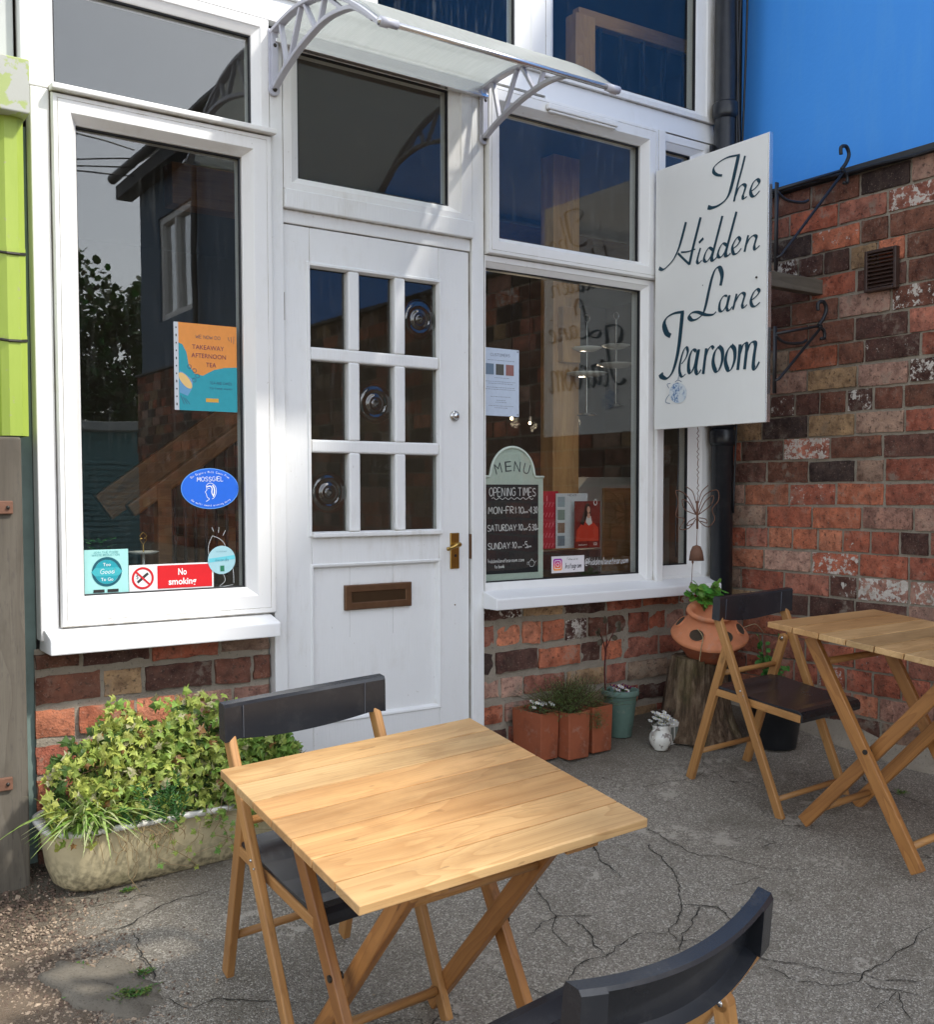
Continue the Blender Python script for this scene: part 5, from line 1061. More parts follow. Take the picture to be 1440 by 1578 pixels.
# ================================================================== CHAIRS
def make_chair(M, label, grp):
    t = empty('folding_chair', M=M, label=label, cat='chair', group=grp)
    Wb = .452; yt = -.024; H = .807; hb = .095
    # backrest: curved C section, hollow at the back
    mb = MB(); n_ = 28
    def by(u): return yt-.038*(1-u*u)
    def prof(u): # front face lower .. ; (y offset, z)
        y = by(u); zt = H-.013*(1-u*u); zb = H-hb-.022*max(0, 1-(u/.81)**2)
        if abs(u) > .81: return [(y+.012, zb), (y+.008, zt-.008), (y+.004, zt), (y-.022, zt), (y-.028, zt-.008), (y-.028, zb), (y+.0, zb-.0), (y+.004, zb)]
        return [(y+.012, zb), (y+.008, zt-.008), (y+.004, zt), (y-.022, zt), (y-.026, zt-.006), (y-.001, zt-.008), (y+.003, zb+.006), (y-.022, zb)]
    us = [-1+2*k/n_ for k in range(n_+1)]; us = sorted(us+[-.811, -.809, .809, .811]); vs = []
    for u in us: vs += [(u*Wb/2, y, z) for y, z in prof(u)]
    K = 8; mb.add(vs, [(K*i+k, K*i+(k+1) % K, K*i+K+(k+1) % K, K*i+K+k) for i in range(len(us)-1) for k in range(K)]+[tuple(range(K))[::-1], tuple(K*(len(us)-1)+k for k in range(K))])
    br = mb.build('backrest', M_black, t, bevel=.0065, seg=3, angle=40)
    for s in (-1, 1):
        mb = MB(); u = s*.76; mb.box(u*Wb/2-.0008, u*Wb/2+.0008, by(u)+.0085, by(u)+.0125, H-hb+.0, H-.014); mb.build('groove', ink((.1, .11, .13), .4), br)
    # seat
    mb = MB(); xs = np.linspace(-.182, .182, 13); path = [(-.055, .428), (-.05, .436), (.0, .437), (.1, .433), (.2, .431), (.3, .434), (.345, .437), (.366, .434), (.377, .424), (.38, .41), (.378, .395), (.372, .395), (.37, .41), (.36, .424), (.3, .424), (-.05, .424)]
    vs = []
    for x in xs:
        for y, z in path: vs.append((x, y, z-(.006*(1-(x/.182)**2) if z > .43 and y > .02 and y < .33 else 0)))
    K = len(path); mb.add(vs, [(K*i+k, K*i+(k+1) % K, K*i+K+(k+1) % K, K*i+K+k) for i in range(len(xs)-1) for k in range(K)]+[tuple(range(K))[::-1], tuple(K*(len(xs)-1)+k for k in range(K))])
    se = mb.build('seat', M_black, t, bevel=.002, angle=40)
    for s in (-1, 1):
        mb = MB(); mb.bar((s*.178, -.06, .409), (s*.178, .372, .409), .016, .03); mb.build('seat_rail', M_teakd, t, bevel=.003)
        mb = MB(); x = s*.205; mb.bar((x, by(.9)-.010, .722), (x, .338, .006), .022, .036); lg = mb.build('leg', M_teakd, t, bevel=.005, seg=3)
        mb = MB(); mb.ball((s*.2165, .1085, .455), .0045, 8); mb.ball((s*.2165, .125, .44), .003, 8); mb.build('rivet', M_chrome, lg, smooth=True)
        mb = MB(); x = s*.176; a_ = Vector((x, -.006, .602)); b_ = Vector((x, -.151, .006)); mb.bar(a_, b_, .022, .036)
        mb.tube([(x-.011, a_.y, a_.z), (x+.011, a_.y, a_.z)], .0182, 18); lg = mb.build('leg', M_teakd, t, bevel=.003, seg=2)
        mb = MB(); mb.ball((s*.1645, -.006, .602), .007, 10, (.5, 1, 1)); mb.ball((s*.1880, -.006, .602), .007, 10, (.5, 1, 1)); mb.build('bolt', M_chrome, lg, smooth=True)
    for x0, y, z in ((.17, -.121, .13), (.17, -.036, .485), (.19, .305, .075)):
        mb = MB(); mb.tube([(-x0, y, z), (x0, y, z)], .011, 12); mb.build('stretcher', M_teakd, t, smooth=True)
    return t
GC = 'folding chairs with charcoal backs'
make_chair(tilt_frame(1.241, -1.016, -1.303, -1.573, .123, .057), 'folding chair behind the foreground table, beside the ivy tub', GC)
make_chair(tilt_frame(3.304, -.736, -1.161, -1.565, .103, .027, .955), 'folding chair facing the right hand table in front of the tree stump', GC)
make_chair(tilt_frame(1.235, -2.234, gz(1.235, -2.234)+.005, 1.633, .139, .06), 'nearest folding chair at the bottom edge seen from behind', GC)

# ================================================================== TUB WITH IVY
TB = Vector((1.20, -.14, -1.225)); tu = empty('planter_tub', TB, 'long glazed stone coloured tub with a white rim holding the ivy', 'planter')
def rr2(hx, hy, r, n=6): return [(sx*(hx-r)+r*math.cos(a), sy*(hy-r)+r*math.sin(a)) for sx, sy, a0 in ((1, 1, 0), (-1, 1, math.pi/2), (-1, -1, math.pi), (1, -1, 1.5*math.pi)) for a in [a0+math.pi/2*k/n for k in range(n+1)]]
def loft(mb, secs):
    vs = []; K = None
    for hx, hy, r, z in secs: s_ = rr2(hx, hy, r); K = len(s_); vs += [(a_, b_, z) for a_, b_ in s_]
    mb.add(vs, [(K*i+k, K*i+(k+1) % K, K*i+K+(k+1) % K, K*i+K+k) for i in range(len(secs)-1) for k in range(K)]+[tuple(range(K))[::-1]])
mb = MB(); loft(mb, [(.36, .07, .05, .0), (.385, .10, .09, .004), (.41, .125, .11, .025), (.425, .14, .12, .07), (.435, .15, .11, .17), (.435, .15, .1, .195)]); mb.build('body', M_tub, tu, smooth=True)
mb = MB(); loft(mb, [(.434, .149, .1, .193), (.452, .165, .11, .196), (.455, .168, .11, .208), (.45, .163, .11, .214), (.43, .145, .1, .213), (.425, .14, .1, .2), (.42, .135, .1, .16)]); mb.build('rim', M_rim, tu, smooth=True)
mb = MB(); s_ = rr2(.425, .14, .1); mb.add([(a_, b_, .175+.015*noise.noise(Vector((a_*9, b_*9, 0)))) for a_, b_ in s_], [tuple(range(len(s_)))]); mb.build('soil', M_soil, tu)
rnd = random.Random(21)
iv = empty('ivy', TB+Vector((0, 0, .18)), 'mound of light green ivy spilling over the tub', 'plant')
def mound(x): # top of the foliage relative to tub-top, by world x
    return .34*math.exp(-((x+.03)/.43)**6)+.05*math.exp(-((x+.06)/.12)**2)+.07
mb = MB(); stems = MB()
for _ in range(3600):
    x = rnd.uniform(-.45, .47); top = mound(x)*(1+.16*noise.noise(Vector((x*7, 3, 0)))); t = rnd.random()**.6
    z = top*t*rnd.uniform(.72, 1.0)-.03; fr = math.sqrt(max(0, 1-(z/(top+.02))**2)); y = -(.02+.19*fr)*rnd.uniform(.55, 1.06)+.03
    if x > .42: y = min(y+.0, .03)
    if noise.noise(Vector((x*11, z*13, 8))) > .30: continue
    if x < -.22 and z < .08 and rnd.random() < .8: continue
    if -.3 < x < .0 and z < .07 and rnd.random() < .65: continue
    p = Vector((x, y, z)); out = Vector((rnd.gauss(0, .8)+x*.3, -1.0+rnd.gauss(0, .5), rnd.gauss(.2, .7))).normalized()
    d = Vector((rnd.gauss(0, .7), rnd.gauss(-.35, .4), rnd.gauss(-.5, .4))).normalized()
    yel = max(0, min(1, .45-x*1.1+rnd.gauss(0, .3))); g = rnd.uniform(.75, 1.2)
    c = (( .20+.26*yel)*g, (.35+.14*yel)*g, (.065+.05*yel)*g, 1)
    if rnd.random() < .06: c = (.42, .40, .22, 1)
    if rnd.random() < .03: c = (.30, .16, .06, 1)
    leaf(mb, p, d, out, rnd.uniform(.014, .028), c, 'ivy', rnd.uniform(-.1, .5))
for _ in range(26):
    x = rnd.uniform(-.1, .5); L = rnd.uniform(.05, .2); y = -.172; pts = [Vector((x+rnd.gauss(0, .008)*k, y-.012+.003*math.sin(k), .06-L*k/6)) for k in range(7)]; stems.tube(pts, .0013, 5, (.35, .26, .14, 1))
    for q in pts[1:]:
        if rnd.random() < .75: leaf(mb, q, (rnd.gauss(0, .7), -.3, -.6), (0, -1, .2), rnd.uniform(.008, .019), (.24*rnd.uniform(.7, 1.3), .36, .08, 1), 'ivy', .2)
for _ in range(40):
    x = rnd.uniform(-.4, .45); stems.tube(cat([(x, -.03, -.02), (x+rnd.gauss(0, .05), -.1, mound(x)*.4), (x+rnd.gauss(0, .05), -.11, mound(x)*.6)], 5), .0016, 5, (.22, .12, .06, 1))
mb.build('foliage', M_leaf, iv); stems.build('stem', M_leaf, iv)
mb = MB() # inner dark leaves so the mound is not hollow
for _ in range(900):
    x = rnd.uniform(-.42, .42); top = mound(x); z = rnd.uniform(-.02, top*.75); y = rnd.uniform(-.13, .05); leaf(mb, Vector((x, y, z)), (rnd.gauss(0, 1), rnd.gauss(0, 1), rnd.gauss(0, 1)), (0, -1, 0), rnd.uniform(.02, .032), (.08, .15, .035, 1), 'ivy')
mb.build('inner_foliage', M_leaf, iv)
def grass(loc, label, n, L, spread, lean, cols, seed, name='grass_tuft', cat_='plant', w=.0055):
    rn = random.Random(seed); e = empty(name, loc, label, cat_); mb = MB()
    for _ in range(n):
        a_ = rn.gauss(lean, .8); l = rn.uniform(.5, 1)*L; b0 = Vector((rn.gauss(0, spread), rn.gauss(0, spread*.6), 0)); dv = Vector((math.cos(a_), math.sin(a_), 0)); k = rn.uniform(.35, .9); pts = []
        for i in range(9):
            t = i/8; pts.append(b0+dv*(l*k*t*(.4+.6*t))+Vector((0, 0, l*(.85*t-.95*k*t*t))))
        sd = Vector((-dv.y, dv.x, 0)); c = rn.choice(cols); vs = []
        for i, p in enumerate(pts): ww = w*(1-(i/8)**2)+.0003; vs += [p+sd*ww, p-sd*ww]
        mb.add(vs, [(2*i, 2*i+1, 2*i+3, 2*i+2) for i in range(8)], (*c, 1))
    mb.build('blade', M_leaf, e); return e
grass(TB+Vector((-.33, -.13, .2)), 'tuft of long bright grass arching over the left end of the tub', 120, .33, .04, -1.95, [(.30, .46, .10), (.40, .54, .18), (.20, .36, .07), (.50, .55, .28)], 5)
e = empty('dried_stems', TB+Vector((-.17, -.19, .17)), 'dry straw coloured stems trailing down the front of the tub', 'plant'); mb = MB(); rnd = random.Random(8)
for _ in range(34):
    x = rnd.gauss(0, .05)+rnd.choice((-.11, 0.0, .03)); pts = [Vector((x, .03, .03))]; 
    for k in range(9): pts.append(pts[-1]+Vector((rnd.gauss(0, .010), -.018 if k < 2 else rnd.gauss(0, .003), rnd.uniform(-.034, -.004) if k > 1 else -.006)))
    pts = pts[:rnd.randint(4, 10)]; mb.tube(pts, rnd.uniform(.0007, .0016), 4, (.42, .31, .17, 1))
mb.build('stem', M_leaf, e)
# feathery green sprig in the ivy
e = empty('feathery_sprig', TB+Vector((-.12, -.16, .2)), 'fine feathery green sprigs poking out of the middle of the ivy', 'plant'); mb = MB()
for _ in range(16):
    a_ = Vector((rnd.gauss(0, .05), rnd.gauss(0, .015), 0)); b_ = a_+Vector((rnd.gauss(0, .05), -.05, rnd.uniform(.07, .17)))
    for k in range(26): t = k/26; p = a_.lerp(b_, t); leaf(mb, p, (rnd.gauss(0, 1), rnd.gauss(-.4, .5), .5), (0, -1, 0), .018, (.07, .2, .05, 1), 'thin', .1)
mb.build('foliage', M_leaf, e)
# weeds
def weed(px, py, n, s, label, seed, dry=False):
    p = atg(px, py); rn = random.Random(seed); e = empty('weed', p, label, 'weed', 'small weeds growing in the cracks'); mb = MB()
    for _ in range(n):
        a_ = rn.uniform(0, 6.28); q = Vector((rn.gauss(0, s*.7), rn.gauss(0, s*.5), .003)); leaf(mb, q, (math.cos(a_), math.sin(a_), rn.uniform(.1, .7)), (0, 0, 1), rn.uniform(.008, .02), (rn.uniform(.06, .2), rn.uniform(.16, .3), .05, 1), 'thin', .1)
    mb.build('foliage', M_leaf, e)
weed(205, 1530, 260, .035, 'largest green weed in the crack left of the foreground chair', 1); weed(120, 1535, 60, .015, 'small pale weed at the edge of the gravel', 2); weed(197, 1374, 60, .012, 'tiny weed against the foot of the tub', 3); weed(118, 1490, 40, .014, 'yellowish weed just above the small pale weed', 4); weed(222, 1500, 50, .012, 'thin weed just above the largest weed', 6)
weed(1390, 1222, 50, .02, 'low weed in front of the brick wall at the right edge', 7)
# loose stone edge at bottom left
a = N('concrete'); v = a.co(); n1 = a.noise(v, 12, 7, .7); M_conc = a.end(a.pr(a.mix(a.ramp(a.noise(v, 160, 3), (.55, 0), (.7, .6)), a.mix(n1, (.10, .085, .065), (.23, .205, .165)), (.05, .042, .034)), .9, a.bump(a.noise(v, 60, 6, .7), .9, .006)))
e = empty('broken_slab', atg(170, 1520), 'worn rounded slab edge breaking out of the tarmac at the lower left', 'stone'); mb = MB(); vs = []; K = 60
o = e.location
for rr_, zz in ((0, .007), (.6, .008), (.92, .006), (1, -.002), (1.01, -.02)):
    for k in range(K): t = 2*math.pi*k/K; q = 1+.55*noise.noise(Vector((math.cos(t)*1.7, math.sin(t)*1.7, 2)))+.12*noise.noise(Vector((math.cos(t)*6, math.sin(t)*6, 2))); vs.append((.10*rr_*q*math.cos(t), .17*rr_*q*math.sin(t), zz+.004*noise.noise(Vector((rr_*4, t, 0)))))
mb.add(vs, [(K*i+k, K*i+(k+1) % K, K*i+K+(k+1) % K, K*i+K+k) for i in range(4) for k in range(K)]); e.rotation_euler = (R(7), R(-3), .5)
mb.build('stone', M_conc, e, smooth=True)

# ================================================================== POTS UNDER THE RIGHT WINDOW
def flower(mb, p, r, c, c2=(.8, .7, .2), n=5, up=(0, -.5, 1), rn=random):
    up = Vector(up).normalized(); a_ = up.orthogonal().normalized(); b_ = up.cross(a_)
    for k in range(n):
        t = 2*math.pi*k/n+rn.random()*.4; d = a_*math.cos(t)+b_*math.sin(t); leaf(mb, p, d+up*.25, up, r, (*c, 1), 'round', .1)
    mb.ball(p+up*r*.15, r*.22, 6, col=(*c2, 1))
def square_planter(x0, x1, y0, y1, h, rot, label):
    cx_, cy_ = (x0+x1)/2, (y0+y1)/2; z = gz(cx_, cy_)-.005; e = empty('square_planter', (cx_, cy_, z), label, 'planter', 'square terracotta planters'); e.rotation_euler = (0, 0, rot); hx, hy = (x1-x0)/2, (y1-y0)/2
    mb = MB(); q = .94; vs = []
    for sx, z_ in ((.94, 0), (1, h), (1, h), (.9, h), (.86, h-.05)):
        vs += [(-hx*sx, -hy*sx, z_), (hx*sx, -hy*sx, z_), (hx*sx, hy*sx, z_), (-hx*sx, hy*sx, z_)]
    mb.add(vs, [(4*i+k, 4*i+(k+1) % 4, 4*i+4+(k+1) % 4, 4*i+4+k) for i in (0, 2, 3) for k in range(4)]+[(3, 2, 1, 0)]); mb.build('body', M_terrabox, e, bevel=.004)
    mb = MB(); mb.add([(-hx*.88, -hy*.88, h-.025), (hx*.88, -hy*.88, h-.025), (hx*.88, hy*.88, h-.025), (-hx*.88, hy*.88, h-.025)], [(0, 1, 2, 3)]); mb.build('soil', M_soil, e)
    return e
p1 = square_planter(2.69, 2.79, -.185, .0, .195, R(3), 'square terracotta planter with small white flowers, leftmost of three')
p2 = square_planter(2.80, 2.915, -.24, -.07, .195, R(0), 'square terracotta planter in the middle under the bushy thyme')
p3 = square_planter(2.93, 3.045, -.235, -.06, .195, R(2), 'square terracotta planter next to the green pot, rightmost of three')
rnd = random.Random(31)
e = empty('white_violas', (2.74, -.11, gz(2.74, -.1)+.18), 'tiny white violas growing in the left square planter', 'flowers'); mb = MB(); mf = MB()
for _ in range(46): leaf(mb, Vector((rnd.gauss(0, .022), rnd.gauss(0, .035), rnd.uniform(0, .03))), (rnd.gauss(0, 1), rnd.gauss(0, 1), .6), (0, 0, 1), .014, (.06, .12, .04, 1), 'round')
for k in range(11): flower(mf, Vector((rnd.gauss(0, .024), rnd.gauss(0, .035), rnd.uniform(.025, .05))), .011, (.78, .78, .76), rn=rnd)
mb.build('foliage', M_leaf, e); mf.build('blossom', M_flower, e)
e = empty('thyme_bush', (2.89, -.13, gz(2.9, -.13)+.17), 'bushy dark green thyme spreading over the middle and right planters', 'shrub'); mb = MB(); ms = MB()
for _ in range(620):
    a_ = rnd.uniform(0, 6.28); el = rnd.uniform(.1, 1.5); L = rnd.uniform(.11, .18)*(1.1 if math.sin(el) < .8 else .95); base = Vector((rnd.gauss(0, .05), rnd.gauss(0, .03), 0)); d = Vector((math.cos(a_)*math.cos(el)*1.15, math.sin(a_)*math.cos(el)*.8, math.sin(el)*.95)); bend = Vector((rnd.gauss(0, .02), rnd.gauss(0, .02), -.02*rnd.random()))
    g = rnd.uniform(.6, 1.25); col = (.17*g, .28*g, .075*g, 1) if rnd.random() < .8 else (.15*g, .21*g, .08*g, 1)
    for k in range(15):
        t = .25+.75*k/15; p = base+d*(L*t)+bend*t*t; leaf(mb, p, (rnd.gauss(0, 1), rnd.gauss(0, 1), rnd.gauss(.4, .6)), (0, 0, 1), rnd.uniform(.006, .011), col, 'thin', .1)
    ms.tube([base, base+d*(L*.5)+bend*.25, base+d*L+bend], .0006, 3, (.12, .07, .04, 1))
for _ in range(30):
    base = Vector((.05+rnd.gauss(0, .02), -.10, .01)); 
    for k in range(12): leaf(mb, base+Vector((rnd.gauss(0, .008), -.02-rnd.random()*.01, -.006*k)), (rnd.gauss(0, 1), rnd.gauss(-.5, 1), rnd.gauss(0, .6)), (0, 0, 1), .009, (.1, .18, .06, 1), 'thin')
mb.build('foliage', M_leaf, e); ms.build('stem', M_leaf, e)
gpz = gz(3.2, -.13); gpo = empty('green_pot', (3.2, -.115, gpz), 'round sage green plastic pot beside the square planters', 'plant pot')
mb = MB(); mb.lathe([(0, 0), (.052, 0), (.054, .035), (.057, .04), (.073, .175), (.075, .18), (.082, .182), (.084, .19), (.083, .205), (.076, .207), (.07, .19), (.062, .17), (0, .175)], 36); mb.build('body', M_gpot, gpo, smooth=True, bevel=.0015)
mb = MB(); mb.lathe([(0, .178), (.07, .178)], 24); mb.build('soil', M_soil, gpo)
e = empty('pansies', (3.2, -.115, gpz+.18), 'purple and white pansies in the round green pot', 'flowers'); mb = MB(); mf = MB()
for _ in range(50): leaf(mb, Vector((rnd.gauss(0, .035), rnd.gauss(0, .03), rnd.uniform(0, .025))), (rnd.gauss(0, 1), rnd.gauss(0, 1), .6), (0, 0, 1), .014, (.07, .10, .04, 1), 'round')
for k in range(17): flower(mf, Vector((rnd.gauss(0, .032), rnd.gauss(-.01, .025), rnd.uniform(.02, .045))), .013, (.75, .72, .75) if k % 4 == 0 else (.16, .03, .09), rn=rnd)
mb.build('foliage', M_leaf, e); mf.build('blossom', M_flower, e)
e = empty('rose_sapling', (3.13, -.10, gpz+.17), 'thin dark red stem with a few leaves rising from the green pot', 'plant'); mb = MB(); ml = MB()
mb.tube(cat([(0, 0, 0), (-.004, .005, .13), (.004, 0, .26)], 5), .004, 6, (.12, .03, .03, 1)); mb.tube(cat([(-.002, 0, .2), (-.025, -.01, .25), (-.045, -.01, .29)], 4), .0028, 6, (.12, .04, .03, 1)); mb.tube(cat([(.0, 0, .22), (.02, -.01, .27), (.05, -.01, .31)], 4), .0026, 6, (.12, .04, .03, 1)); mb.tube([(.003, 0, .25), (-.005, 0, .33)], .002, 6, (.12, .04, .03, 1))
for p, d in (((-.045, -.01, .29), (-.8, -.3, .2)), ((-.045, -.01, .29), (-.4, -.3, .5)), ((-.03, -.01, .26), (-.7, -.2, -.3)), ((.05, -.01, .31), (.5, -.2, .7)), ((.045, -.01, .30), (.9, -.2, .2)), ((-.005, 0, .33), (-.2, -.2, 1)), ((.02, -.01, .27), (.7, -.2, -.1))): leaf(ml, Vector(p), d, (0, -1, .4), .034, (.09, .075, .05, 1), 'round')
mb.build('stem', M_leaf, e); ml.build('foliage', M_leaf, e)
# jug with flowers
jz = gz(3.27, -.33); jx, jy = 3.235, -.33
jg = empty('china_jug', (jx, jy, jz), 'small white china jug on the ground by the tree stump', 'jug'); 
aj = N('floral_china'); vj = aj.co(); M_china = aj.end(aj.pr(aj.mix(aj.math('MULTIPLY', aj.ramp(aj.noise(vj, 30, 3, .6), (.56, 0), (.6, 1)), .8), (.74, .73, .67), (.20, .16, .14)), .18))
mb = MB(); mb.lathe([(0, 0), (.03, 0), (.031, .006), (.044, .025), (.05, .045), (.047, .065), (.037, .082), (.034, .092), (.039, .106), (.035, .106), (.03, .09), (0, .085)], 36); mb.build('body', M_china, jg, smooth=True)
mb = MB(); mb.tube(cat([(-.035, -.01, .092), (-.058, -.012, .085), (-.06, -.012, .06), (-.045, -.01, .045)], 5), .0045, 8); mb.build('handle', M_china, jg, smooth=True)
e = empty('white_flowers', (jx, jy, jz+.1), 'cluster of small white flowers in the china jug', 'flowers'); mb = MB(); mf = MB()
for _ in range(60): leaf(mb, Vector((rnd.gauss(0, .022), rnd.gauss(0, .02), rnd.uniform(-.01, .04))), (rnd.gauss(0, 1), rnd.gauss(0, 1), .4), (0, 0, 1), .012, (.04, .07, .035, 1), 'round')
for k in range(60): flower(mf, Vector((rnd.gauss(0.0, .022), rnd.gauss(-.008, .02), rnd.uniform(.015, .055))), .0115, (.8, .8, .78), rn=rnd)
mb.build('foliage', M_leaf, e); mf.build('blossom', M_flower, e)
e = empty('lattice_pot', (jx+.1, jy+.05, jz), 'small white square china pot behind the jug', 'plant pot'); mb = MB(); mb.ring(-.032, .032, 0, .1, [((0,)*4, -.03), ((.0,)*4, .03)]); mb = MB(); mb.box(-.033, .033, -.033, .033, 0, .1); mb.build('body', M_porc, e, bevel=.004); bb('panel', ink(srgb(120, 125, 118)), e, [(-.022, -.004, -.0345, -.0332, .02, .08), (.004, .022, -.0345, -.0332, .02, .08)], 0)
e2 = empty('heather_sprig', (jx+.095, jy+.05, jz+.1), 'dark purple sprigs in the small square china pot', 'plant'); mb = MB()
for _ in range(90): leaf(mb, Vector((rnd.gauss(0, .022), rnd.gauss(0, .02), rnd.uniform(0, .05))), (rnd.gauss(0, 1), rnd.gauss(0, 1), .8), (0, 0, 1), .01, (.12, .05, .06, 1) if rnd.random() < .6 else (.06, .09, .04, 1), 'thin')
mb.build('foliage', M_leaf, e2)
e = empty('china_saucer', (jx+.155, jy-.0, gz(jx+.15, jy)), 'small upturned white china saucer lying on the ground between jug and chair', 'saucer'); mb = MB(); mb.lathe([(.035, 0), (.036, .004), (.028, .014), (.012, .022), (0, .024)], 24); mb.ball((0, 0, .028), .006, 8); mb.build('saucer', M_porc, e, smooth=True)
# stump
sp_ = Vector((3.52, -.29, gz(3.52, -.29)-.01)); su = empty('tree_stump', sp_, 'rough grey brown tree stump standing in the corner', 'tree stump'); mb = MB(); K = 72; vs = []; rows_ = 22
for r_ in range(rows_+1):
    z = .36*r_/rows_; fl = .142+.045*math.exp(-z/.09)-.03*z/.36
    for k in range(K):
        t = 2*math.pi*k/K; dx, dy = math.cos(t), math.sin(t); rg = abs(noise.noise(Vector((dx*5, dy*5, z*1.2))))*.055+noise.noise(Vector((dx*16, dy*16, z*3)))*.016; q = fl+.012+.03*noise.noise(Vector((dx*1.2, dy*1.2, z*2)))-rg; vs.append((q*dx, q*dy, z))
fs = [(K*i+k, K*i+(k+1) % K, K*i+K+(k+1) % K, K*i+K+k) for i in range(rows_) for k in range(K)]+[tuple(K*rows_+k for k in range(K))]; mb.add(vs, fs)
a = N('bark'); v = a.co(scale=(1, 1, .22)); n1 = a.noise(v, 38, 7, .7); n2 = a.noise(a.co(), 6, 4); M_bark = a.end(a.pr(a.mix(a.ramp(n2, (.5, 0), (.7, .45)), a.ramp(n1, (.35, (.035, .024, .015)), (.5, (.13, .082, .048)), (.68, (.30, .22, .145))), (.12, .11, .03)), .95, a.bump(n1, 1., .02)))
mb.build('trunk', M_bark, su, smooth=True)
# strawberry pot, tilted on the stump
stp = empty('strawberry_pot', sp_+Vector((.015, -.03, .372)), 'terracotta strawberry pot with round holes tilted on top of the stump', 'plant pot'); stp.rotation_euler = (R(15), R(-12), 0)
M_pin = terracotta('terracotta_dark', (.36, .10, .045), .5)
mb = MB(); mb.lathe([(0, 0), (.10, 0), (.112, .02), (.158, .082), (.166, .09)], 44, jitter=.01); mb.build('lower_body', M_pin, stp, smooth=True)
mb = MB(); mb.lathe([(.166, .09), (.168, .098), (.163, .106), (.092, .178), (.086, .186), (.088, .192), (.102, .198), (.107, .207), (.103, .217), (.09, .219), (.08, .21), (.076, .195), (.07, .17), (0, .165)], 44, jitter=.008); sh_ = mb.build('shoulder', M_terra, stp, smooth=True)
for k, an in enumerate((-165, -108, -58, -2, 60, 125)):
    t = R(an); c = Vector((.128*math.cos(t), .128*math.sin(t), .142)); nn = Vector((math.cos(t)*.7, math.sin(t)*.7, .72)).normalized(); u = nn.cross(Vector((0, 0, 1))).normalized(); w_ = nn.cross(u); mb = MB(); vs = []
    for rr_, dd in ((.037, -.004), (.0355, .003), (.033, .003), (.031, -.003)):
        for j in range(20): q = 2*math.pi*j/20; vs.append(c+u*(rr_*math.cos(q))+w_*(rr_*.8*math.sin(q))+nn*dd)
    mb.add(vs, [(20*i+j, 20*i+(j+1) % 20, 20*i+20+(j+1) % 20, 20*i+20+j) for i in range(3) for j in range(20)]); ho = mb.build('hole_rim', M_terra, stp, smooth=True)
    mb = MB(); mb.add([c+u*(.0325*math.cos(2*math.pi*j/20))+w_*(.026*math.sin(2*math.pi*j/20))+nn*.0015 for j in range(20)], [tuple(range(20))]); mb.build('soil', M_soil, ho)
mt = empty('mint_plant', sp_+Vector((.0, -.02, .58)), 'fresh green mint growing out of the strawberry pot', 'plant'); mb = MB(); ms = MB()
for _ in range(13):
    a_ = rnd.uniform(0, 6.28); top = Vector((math.cos(a_)*rnd.uniform(.02, .11), math.sin(a_)*rnd.uniform(.02, .07), rnd.uniform(.05, .115))); ms.tube([Vector((0, 0, -.02)), top*.5+Vector((0, 0, .02)), top], .0016, 5, (.12, .18, .05, 1))
    for k in range(7): q = top*(.45+.55*k/6); leaf(mb, q, (rnd.gauss(0, 1), rnd.gauss(-.5, .6), rnd.gauss(-.15, .4)), (rnd.gauss(0, .3), -.9, .9), rnd.uniform(.028, .046), (.13*rnd.uniform(.7, 1.3), .32, .05, 1), 'round', .3)
mb.build('foliage', M_leaf, mt); ms.build('stem', M_leaf, mt)
e = empty('dry_tendril', sp_+Vector((-.13, -.1, .5)), 'pale dry tendril hanging from a hole of the strawberry pot', 'plant'); mb = MB(); mb.tube(cat([(0, 0, 0), (-.005, -.035, -.03), (-.02, -.04, -.08), (-.035, -.045, -.13)], 6), .0022, 6, (.45, .36, .2, 1)); mb.tube(cat([(.28, 0, -.02), (.33, -.03, -.0), (.38, -.02, -.02), (.41, -.02, -.05)], 6), .002, 6, (.4, .33, .2, 1)); mb.build('stem', M_leaf, e)
# black pot
bp = atg(1215, 1150); bp = Vector((3.70, -.56, gz(3.7, -.56))); e = empty('black_pot', bp, 'large black plastic plant pot behind the right hand chair', 'plant pot'); mb = MB(); mb.lathe([(0, 0), (.085, 0), (.088, .01), (.115, .19), (.124, .195), (.125, .215), (.117, .216), (.11, .19), (0, .18)], 36); mb.build('body', M_pipe, e, smooth=True)
mb = MB(); mb.lathe([(0, .2), (.112, .2)], 24); mb.build('soil', M_soil, e)
e = empty('shrub_sprig', bp+Vector((.03, .05, .2)), 'green leafy plant growing from the black pot behind the chair', 'plant'); mb = MB(); ms = MB()
for _ in range(12):
    a_ = rnd.uniform(0, 6.28); top = Vector((math.cos(a_)*rnd.uniform(.02, .08), math.sin(a_)*rnd.uniform(.02, .07), rnd.uniform(.1, .30))); ms.tube([Vector((0, 0, -.02)), top*.5+Vector((0, 0, .02)), top], .002, 5, (.1, .16, .05, 1))
    for k in range(8): q = top*(.3+.7*k/7); leaf(mb, q, (rnd.gauss(0, 1), rnd.gauss(-.5, .6), rnd.gauss(-.1, .4)), (rnd.gauss(0, .3), -.9, .8), rnd.uniform(.018, .034), (.07*rnd.uniform(.7, 1.4), .24, .05, 1), 'round', .3)
mb.build('foliage', M_leaf, e); ms.build('stem', M_leaf, e)
